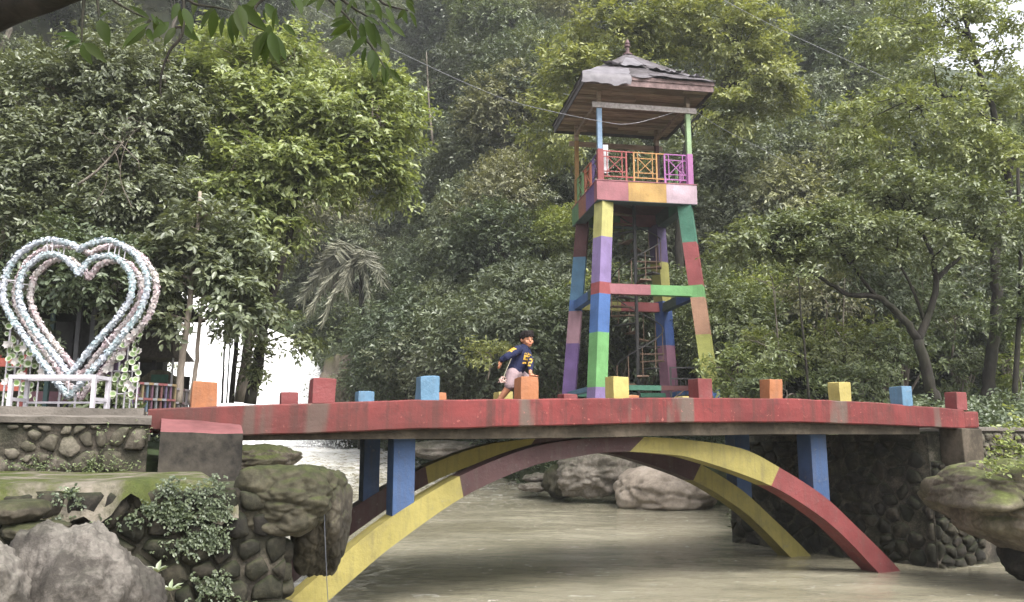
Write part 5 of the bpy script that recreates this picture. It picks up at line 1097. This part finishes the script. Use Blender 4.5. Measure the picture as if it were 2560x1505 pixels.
hero('sapling', 'thin dark sapling between the orange and yellow kerb posts', [([(2024,1005,17.5),(2014,900,17.5),(2002,780,17.5),(1996,690,17.5)],.032,.016)], [(2000,680,60,30,17.5,.5,40),(1960,880,40,16,17.5,.4,16)], 'mid', .13, 6, .3, 'bark_dark', seed=10)
BUSH = [(1850,930,100,60,22,1,210,'bright','light green bush behind the orange kerb post right of the tower'),(1960,880,90,60,22.5,1,200,'bright','light green bush behind the thin sapling'),(2110,850,110,80,22,1.1,260,'bright','leafy bush behind the yellow kerb post'),
        (2150,950,90,45,20.5,.9,170,'mid','low bush between the yellow and blue kerb posts'),(2230,880,80,80,21.5,1,190,'mid','bush left of the forked trunk'),(2400,920,60,60,22,.8,120,'mid','small bush behind the last red kerb post'),(2545,930,50,70,21,.8,100,'yellow','yellowish bush at the right edge by the tall trunk'),
        (2060,740,90,60,23,1,170,'olive','pale twiggy bush under the flat boughs'),(2380,780,90,70,23.5,1.1,190,'mid','shaded bush between the two dark trunks'),(1960,970,110,30,20.5,.8,150,'mid','low bush along the bridge behind the right kerb'),(1835,840,60,100,25.5,.8,130,'mid','leafy climber beside the right tower leg'),
        (1220,880,70,30,27.5,.8,90,'yellow','yellowish bromeliad-like bush left of the running child'),(260,990,80,26,12.6,.5,90,'mid','low green plants behind the bench'),(2180,720,110,70,24,1,200,'dark','dark bush behind the left limb of the forked tree'),(2300,690,110,80,25,1,200,'mid','bush behind the right limb of the forked tree'),(2480,700,80,100,24,1,200,'dark','dark bush behind the tall right trunk')]
for j, (cx, cy, rx, ry, Y, dY, ns, m_, lb) in enumerate(BUSH):
    hero('bush', lb, [([(cx,min(1010,cy+ry+40),Y),(cx+8,cy+ry*.4,Y),(cx-6,cy,Y)],.03,.012), ([(cx,cy+ry*.6,Y),(cx-rx*.5,cy-ry*.2,Y),(cx-rx*.8,cy-ry*.5,Y)],.015,.006)], [(cx,cy,rx,ry,Y,dY,ns)], m_, .15, 7, .36, 'bark_grey', seed=40+j, cat='bush')
# dead twiggy branches among the right-hand bushes, and pale bare trunks on the hill
def dead(pts, r, lb, seed, fork=6):
    rng = np.random.default_rng(seed); b = atY(*pts[0]); c = cr(np.array([list(atY(*p)-b) for p in pts]), 4); mb = MB(); mb.tube([Vector(q) for q in c], list(np.linspace(r, r*.3, len(c))), 6)
    for k in range(fork):
        a = c[int(rng.integers(len(c)//3, len(c)))]; e = a+rng.normal(0, .34, 3)+np.array([0,0,.12]); mb.tube(branch_path(a, e, rng, .2, 4), [r*.4,r*.3,r*.2,r*.1], 5)
    tag(mb.build('bare_branch', M['bark_grey'], smooth=True), lb, 'branch').location = b
dead([(1950,960,22),(1945,850,22),(1935,740,22),(1930,690,22)], .03, 'pale bare stem with twigs in front of the bushes right of the tower', 3, 12)
dead([(2105,900,22.5),(2108,800,22.5),(2112,700,22.5)], .03, 'pale bare stem under the flat boughs', 4, 10)
dead([(1990,900,21.5),(1930,870,21.5),(1880,850,21.5)], .02, 'reddish bare branch reaching left from the thin sapling', 5, 12)
dead([(1082,360,44),(1072,250,44),(1066,130,44)], .08, 'tall bare pale trunk standing out on the distant hillside', 6, 3)
dead([(1255,420,48),(1245,360,48),(1235,290,48)], .07, 'pale forked trunk under the yellowish crown on the hillside', 7, 5)

dead([(195,462,15.2),(245,425,15.2),(298,368,15.2),(310,352,15.2)], .028, 'pale bare branch rising to the right in front of the upper left tree', 8, 5)
dead([(230,520,15.4),(262,470,15.4),(268,420,15.4),(255,395,15.4)], .012, 'thin hanging liana below the pale bare branch', 9, 4)
dead([(330,520,15.4),(300,440,15.4),(320,350,15.4),(360,310,15.4)], .012, 'thin curved twig right of the pale bare branch', 10, 5)
dead([(560,480,16.8),(590,400,16.8),(630,330,16.8)], .02, 'grey twiggy branch inside the bright yellow-green tree', 11, 6)
# --- drooping palm over the gorge
pc = atY(905, 655, 46.5); PM = empty('drooping_palm', (pc.x, pc.y, gz(pc.x, pc.y)), 0, label='palm with drooping grey-green fronds above the gorge left of centre', cat='palm tree'); po = PM.location.copy()
MB().tube([Vector((.3,.3,-.5)), Vector((.1,.1,(pc.z-po.z)*.5)), pc-po], [.2,.17,.14], 8).build('trunk', M['bark_dark'], PM)
PLM = leafmat('palm_leaflets', [(.11,.115,.075),(.18,.185,.125),(.28,.27,.2)], .5, .2)
for j, (dx, dz, Lf_) in enumerate(((-1,.5,1.9),(-.9,.15,1.8),(-.8,.9,1.7),(-.55,1.3,1.6),(.2,1.1,1.4),(.7,.6,1.3),(-.7,-.15,1.6),(.35,-.2,1.1),(-.3,.5,1.5))):
    t_ = np.linspace(0, 1, 26)[:, None]; d = np.array([dx, -.45-.2*R.random(), dz]); pth = np.array(list(pc-po)) + d*Lf_*1.5*t_; pth[:, 2] -= 1.9*Lf_*t_[:, 0]**2.2
    mb = MB(); mb.tube([Vector(q) for q in pth], list(np.linspace(.03, .008, 26)), 5); fr_ = mb.build('frond', PLM, PM)
    ids = np.repeat(np.arange(4, 26), 10); P = pth[ids]+NR.normal(0, .02, (len(ids), 3)); sd = np.where(np.arange(len(ids)) % 2, 1., -1.)[:, None]
    D = np.array([dz*.4, .5, 0])*sd + d*.45 + NR.normal(0, .12, (len(ids), 3)); D[:, 2] -= .85
    V, Fc = leaf_geo(P, D, nrm(NR.normal(0, 1, (len(ids), 3))), NR.uniform(.6, 1.15, len(ids)), .035); link('leaflets', np_mesh('leaflets', V, Fc), PLM, fr_)
# --- ivy, moss tufts and small plants on the left river wall and the right rock
def ivy(name, regs, mat, L, lb, cat='ivy', kind=None, hang=True):
    Vs, Fs, off = [], [], 0
    for (x0, y0, x1, y1, fn, n) in regs:
        cl = [(R.uniform(x0, x1), R.uniform(y0, y1)) for _ in range(max(3, n//14))]; O = []
        for _ in range(n):
            c = R.choice(cl); q = fn(c[0]+R.gauss(0, 16), c[1]+R.gauss(0, 13)); O.append(list(q))
        O = np.array(O); V, Fc = sprays(O, np.tile([[ST*.8, -CT, -.3 if hang else .6]], (len(O), 1)), 4, L*1.6, L, NR, .35, hexa=True, wr=.33); Vs.append(V); Fs.append(Fc+off); off += len(V)
    return tag(link(name, np_mesh(name, np.vstack(Vs), np.vstack(Fs)), LM[mat]), lb, cat, kind=kind)
onL = lambda x, y: bw(onb(x, y, -2.0)[0], -2.0, onb(x, y, -2.0)[1])
onU = lambda x, y: bw(onb(x, y, -.16)[0], -.16, onb(x, y, -.16)[1])
ivy('wall_ivy', [(400,1205,570,1290,onL,300),(420,1270,560,1370,onL,260),(330,1220,380,1300,onL,60),(500,1440,600,1505,onL,100),(130,1195,200,1240,onL,26),(250,1290,300,1310,onL,10),(120,1290,150,1330,onL,14)], 'dark', .028, 'glossy ivy hanging on the dark river wall at the lower left', kind='stuff')
ivy('moss_tufts', [(0,1158,330,1178,onU,220),(240,1080,300,1140,onU,18),(355,1060,380,1110,onU,14),(290,1150,330,1175,onU,24)], 'mid', .02, 'small green tufts along the foot of the upper rubble wall', 'moss', 'stuff', False)
onR = lambda x, y: atY(x, y, 10.45)
ivy('rock_ferns', [(2470,1080,2560,1160,onR,60),(2420,1150,2480,1170,onR,24),(2520,1040,2560,1090,onR,24)], 'yellow', .06, 'bright ferns and creepers on top of the right-hand rock', 'fern', 'stuff', False)
WL = leafmat('silvery_leaves', [(.2,.24,.15),(.34,.38,.26),(.12,.16,.06)], .4, .2)
for j, (x, y, lb) in enumerate(((392,1432,'seedling with silvery pointed leaves beside the grey rock'),(425,1478,'seedling with pale green leaves lower beside the grey rock'),(178,1235,'small leafy seedling on the ledge above the block pile'))):
    c = atY(x, y, 5.6 if j < 2 else 6.3); o = empty('seedling', c, 0, label=lb, cat='plant'); n = 9; a = np.linspace(0, 6.28, n)
    D = np.stack([np.cos(a), np.sin(a)*.5-.3, .35+.5*NR.random(n)], 1); V, Fc = leaf_geo(np.zeros((n, 3)), D, np.tile([[0,-.3,1.]], (n, 1)), NR.uniform(.05, .1, n), .2, True); link('leaves', np_mesh('leaves', V, Fc), WL, o)
    MB().tube([(0,0,0),(.01,.03,-.06),(0,.1,-.14)], .004, 5).build('stem', M['bark_grey'], o)
rp = [atY(811,1285,7.02), atY(812,1330,7.0), atY(815,1400,7.02), atY(818,1470,7.05), atY(822,1530,7.1)]
tag(MB().tube([q-rp[0] for q in rp], .0035, 6).build('hanging_rope', plain('blue_grey_rope', (.08,.085,.1), .8)), 'thin blue-grey rope hanging down the upright boulder', 'rope').location = rp[0]

# ------------------------------------------------------------------ overhanging bough close to the camera
OB = empty('overhanging_tree', (-4.6, 3.9, 1.5), 0, label='tree leaning in from the left, its large leaves hanging across the top', cat='tree'); oo = OB.location.copy(); Yb = 4.5
tk = [Vector((-4.6,3.9,1.0)), Vector((-4.5,4.0,2.4)), Vector((-4.0,4.3,3.7)), atY(-60,30,Yb), atY(100,-15,Yb), atY(330,-70,Yb), atY(640,-60,Yb), atY(980,-60,Yb)]
tc = cr(np.array([list(q-oo) for q in tk]), 6); MB().tube([Vector(q) for q in tc], list(np.interp(np.linspace(0,1,len(tc)), [0,.45,.62,.7,1], [.2,.15,.10,.05,.015])), 12).build('trunk', M['bark_dark'], OB, smooth=True)
def za(x, y): return (x*.3782, y*.3782)
def zb_(x, y): return (600+x*.3781, y*.3781)
LV = [(za,a,b) for a, b in (((540,270),(380,235)),((535,280),(380,312)),((545,285),(587,412)),((560,280),(690,392)),((660,112),(735,48)),((660,130),(712,282)),((990,130),(860,20)),((985,130),(825,152)),((965,190),(832,302)),((975,190),(1003,265)),((1015,150),(1060,255)),((1030,120),(1100,170)),
      ((1160,180),(1080,290)),((1215,170),(1288,255)),((1420,45),(1310,175)),((1420,60),(1395,255)),((1535,90),(1520,285)),((1565,60),(1622,232)),((1760,205),(1665,392)),((1765,210),(1745,425)),((1790,210),(1832,405)),((1600,30),(1742,190)),((1745,60),(1752,150)),((1180,20),(1140,120)),((1300,0),(1270,90)),((1190,60),(1200,180)),((1690,0),(1640,80)),((1480,110),(1450,235)))]
LV += [(zb_,a,b) for a, b in (((180,205),(80,392)),((175,210),(150,428)),((190,210),(212,392)),((200,210),(322,392)),((50,80),(172,192)),((245,45),(200,205)),((285,160),(368,230)),((335,0),(372,60)),((735,155),(592,242)),((735,150),(600,165)),((745,160),(765,292)),((800,150),(822,292)),((840,140),(945,302)),((880,150),(890,312)),((830,112),(935,160)),((920,140),(1032,262)),((800,270),(735,348)),((835,310),(798,442)),((880,330),(892,512)),
      ((930,300),(1010,365)),((962,450),(945,562)),((975,455),(1072,538)),((655,0),(645,105)),((745,0),(780,95)),((825,0),(855,85)),((905,25),(925,125)),((965,50),(1028,165)),((970,0),(1012,72)),((1100,0),(1152,82)),((1090,60),(1040,130)),((1120,80),(1182,182)),((1455,-20),(1470,25)),((560,-20),(500,60)),((450,-30),(420,40)),((120,-10),(60,90)),((20,100),(0,200)),((700,60),(680,190)),((760,100),(740,230)))]
OLM = leafmat('large_hanging_leaves', [(.012,.026,.003),(.028,.05,.006),(.06,.09,.012)], .55, .55, .12)
lm = MB(); prof = ((0,.02),(.12,.55),(.3,.95),(.5,1.0),(.72,.72),(.9,.28),(1,.0)); vs = []
for t_, w_ in prof: vs += [(-.165*w_, t_, .05*w_-.16*t_*t_), (0, t_, -.16*t_*t_), (.165*w_, t_, .05*w_-.16*t_*t_)]
fs = [(i*3+k, i*3+k+1, i*3+k+4, i*3+k+3) for i in range(len(prof)-1) for k in (0, 1)]
lme = lm.add(vs, fs).mesh('leaf'); lme.materials.append(OLM); lme.polygons.foreach_set('use_smooth', np.ones(len(lme.polygons), dtype=bool))
for fn, a, b in LV + [(f_, (a_[0]+R.uniform(-50, 50), a_[1]+R.uniform(-50, 20)), (b_[0]+R.uniform(-90, 90), b_[1]+R.uniform(-60, 20))) for f_, a_, b_ in LV if R.random() < .6]:
    Y1 = Yb+R.uniform(-.35, .45); A = atY(*fn(*a), Y1); B = atY(*fn(*b), Y1+R.uniform(-.09, .07)); d = B-A; L = d.length; y = d.normalized()
    n_ = Vector((R.uniform(-.7, .7), -1+R.uniform(-.2, .5), R.uniform(-.1, .7))); x = y.cross(n_).normalized(); z = x.cross(y)
    o = bpy.data.objects.new('leaf', lme); COL.objects.link(o); o.parent = OB; Mx = Matrix((x*L*R.uniform(.85, 1.1), y*L, z*L)).transposed().to_4x4(); Mx.translation = A-oo; o.matrix_local = Mx
TWG = [[za(1215,-20),za(1205,220),za(1120,340),za(1070,480),za(1060,600),za(1070,640)],[za(700,-30),za(860,70),za(990,130)],[za(560,-60),za(545,120),za(540,275)],[za(640,-40),za(655,110)],[za(1215,-20),za(1300,30),za(1440,50),za(1560,80)],[za(1560,80),za(1660,160),za(1760,205)],[zb_(200,-40),zb_(100,60),zb_(180,205)],[zb_(560,-30),zb_(680,80),zb_(745,155),zb_(830,260)],
       [zb_(640,-30),zb_(760,60),zb_(900,140),zb_(930,170)],[zb_(830,260),zb_(880,320),zb_(960,450)],[zb_(900,-30),zb_(960,30),zb_(1110,70)],[za(990,130),za(960,190)],[za(1160,180),za(1215,170),za(1210,100)]]
for tw in TWG:
    c = cr(np.array([list(atY(x, y, Yb)-oo) for x, y in tw]), 4); MB().tube([Vector(q) for q in c], list(np.linspace(.010, .004, len(c))), 6).build('twig', M['bark_dark'], OB)
# ------------------------------------------------------------------ cables strung to the tower
def cable(pts, r, lb):
    b = atY(*pts[0]); c = cr(np.array([list(atY(*p)-b) for p in pts]), 8); tag(MB().tube([Vector(q) for q in c], r, 6).build('cable', M['wire'], smooth=True), lb, 'cable').location = b
cable([(700,-40,14),(747,0,14.6),(835,49,15.6),(978,121,17.2),(1190,219,19.5),(1310,262,21.5),(1500,303,23.2),(1580,309,23.6),(1690,280,24.0)], .009, 'steel cable sagging from the upper left to the right-hand tower post')
cable([(1408,234,25.0),(1500,255,24.4),(1600,268,24.1),(1712,276,24.0)], .009, 'shorter cable slung under the front eave of the tower')
cable([(1760,-40,28),(1810,0,28),(1960,78,28.5),(2150,165,29),(2330,248,29.5)], .009, 'thin dark cable crossing the foliage at the upper right')
cable([(1735,275,25),(1800,318,25.8),(1900,370,26.6),(2020,435,27.4)], .008, 'cable running down to the right from the tower')

# ------------------------------------------------------------------ the damp air of the gorge
t = NT('haze'); pv_ = t.n('ShaderNodeVolumePrincipled'); pv_.inputs['Color'].default_value = (.9, .92, .93, 1); pv_.inputs['Density'].default_value = .0008; pv_.inputs['Anisotropy'].default_value = .2
t.l(pv_.outputs[0], t.out.inputs['Volume'])
tag(MB().box((-110,-30,-4),(110,160,125)).build('haze', t.m), 'thin damp haze filling the forested gorge', 'haze', kind='stuff')
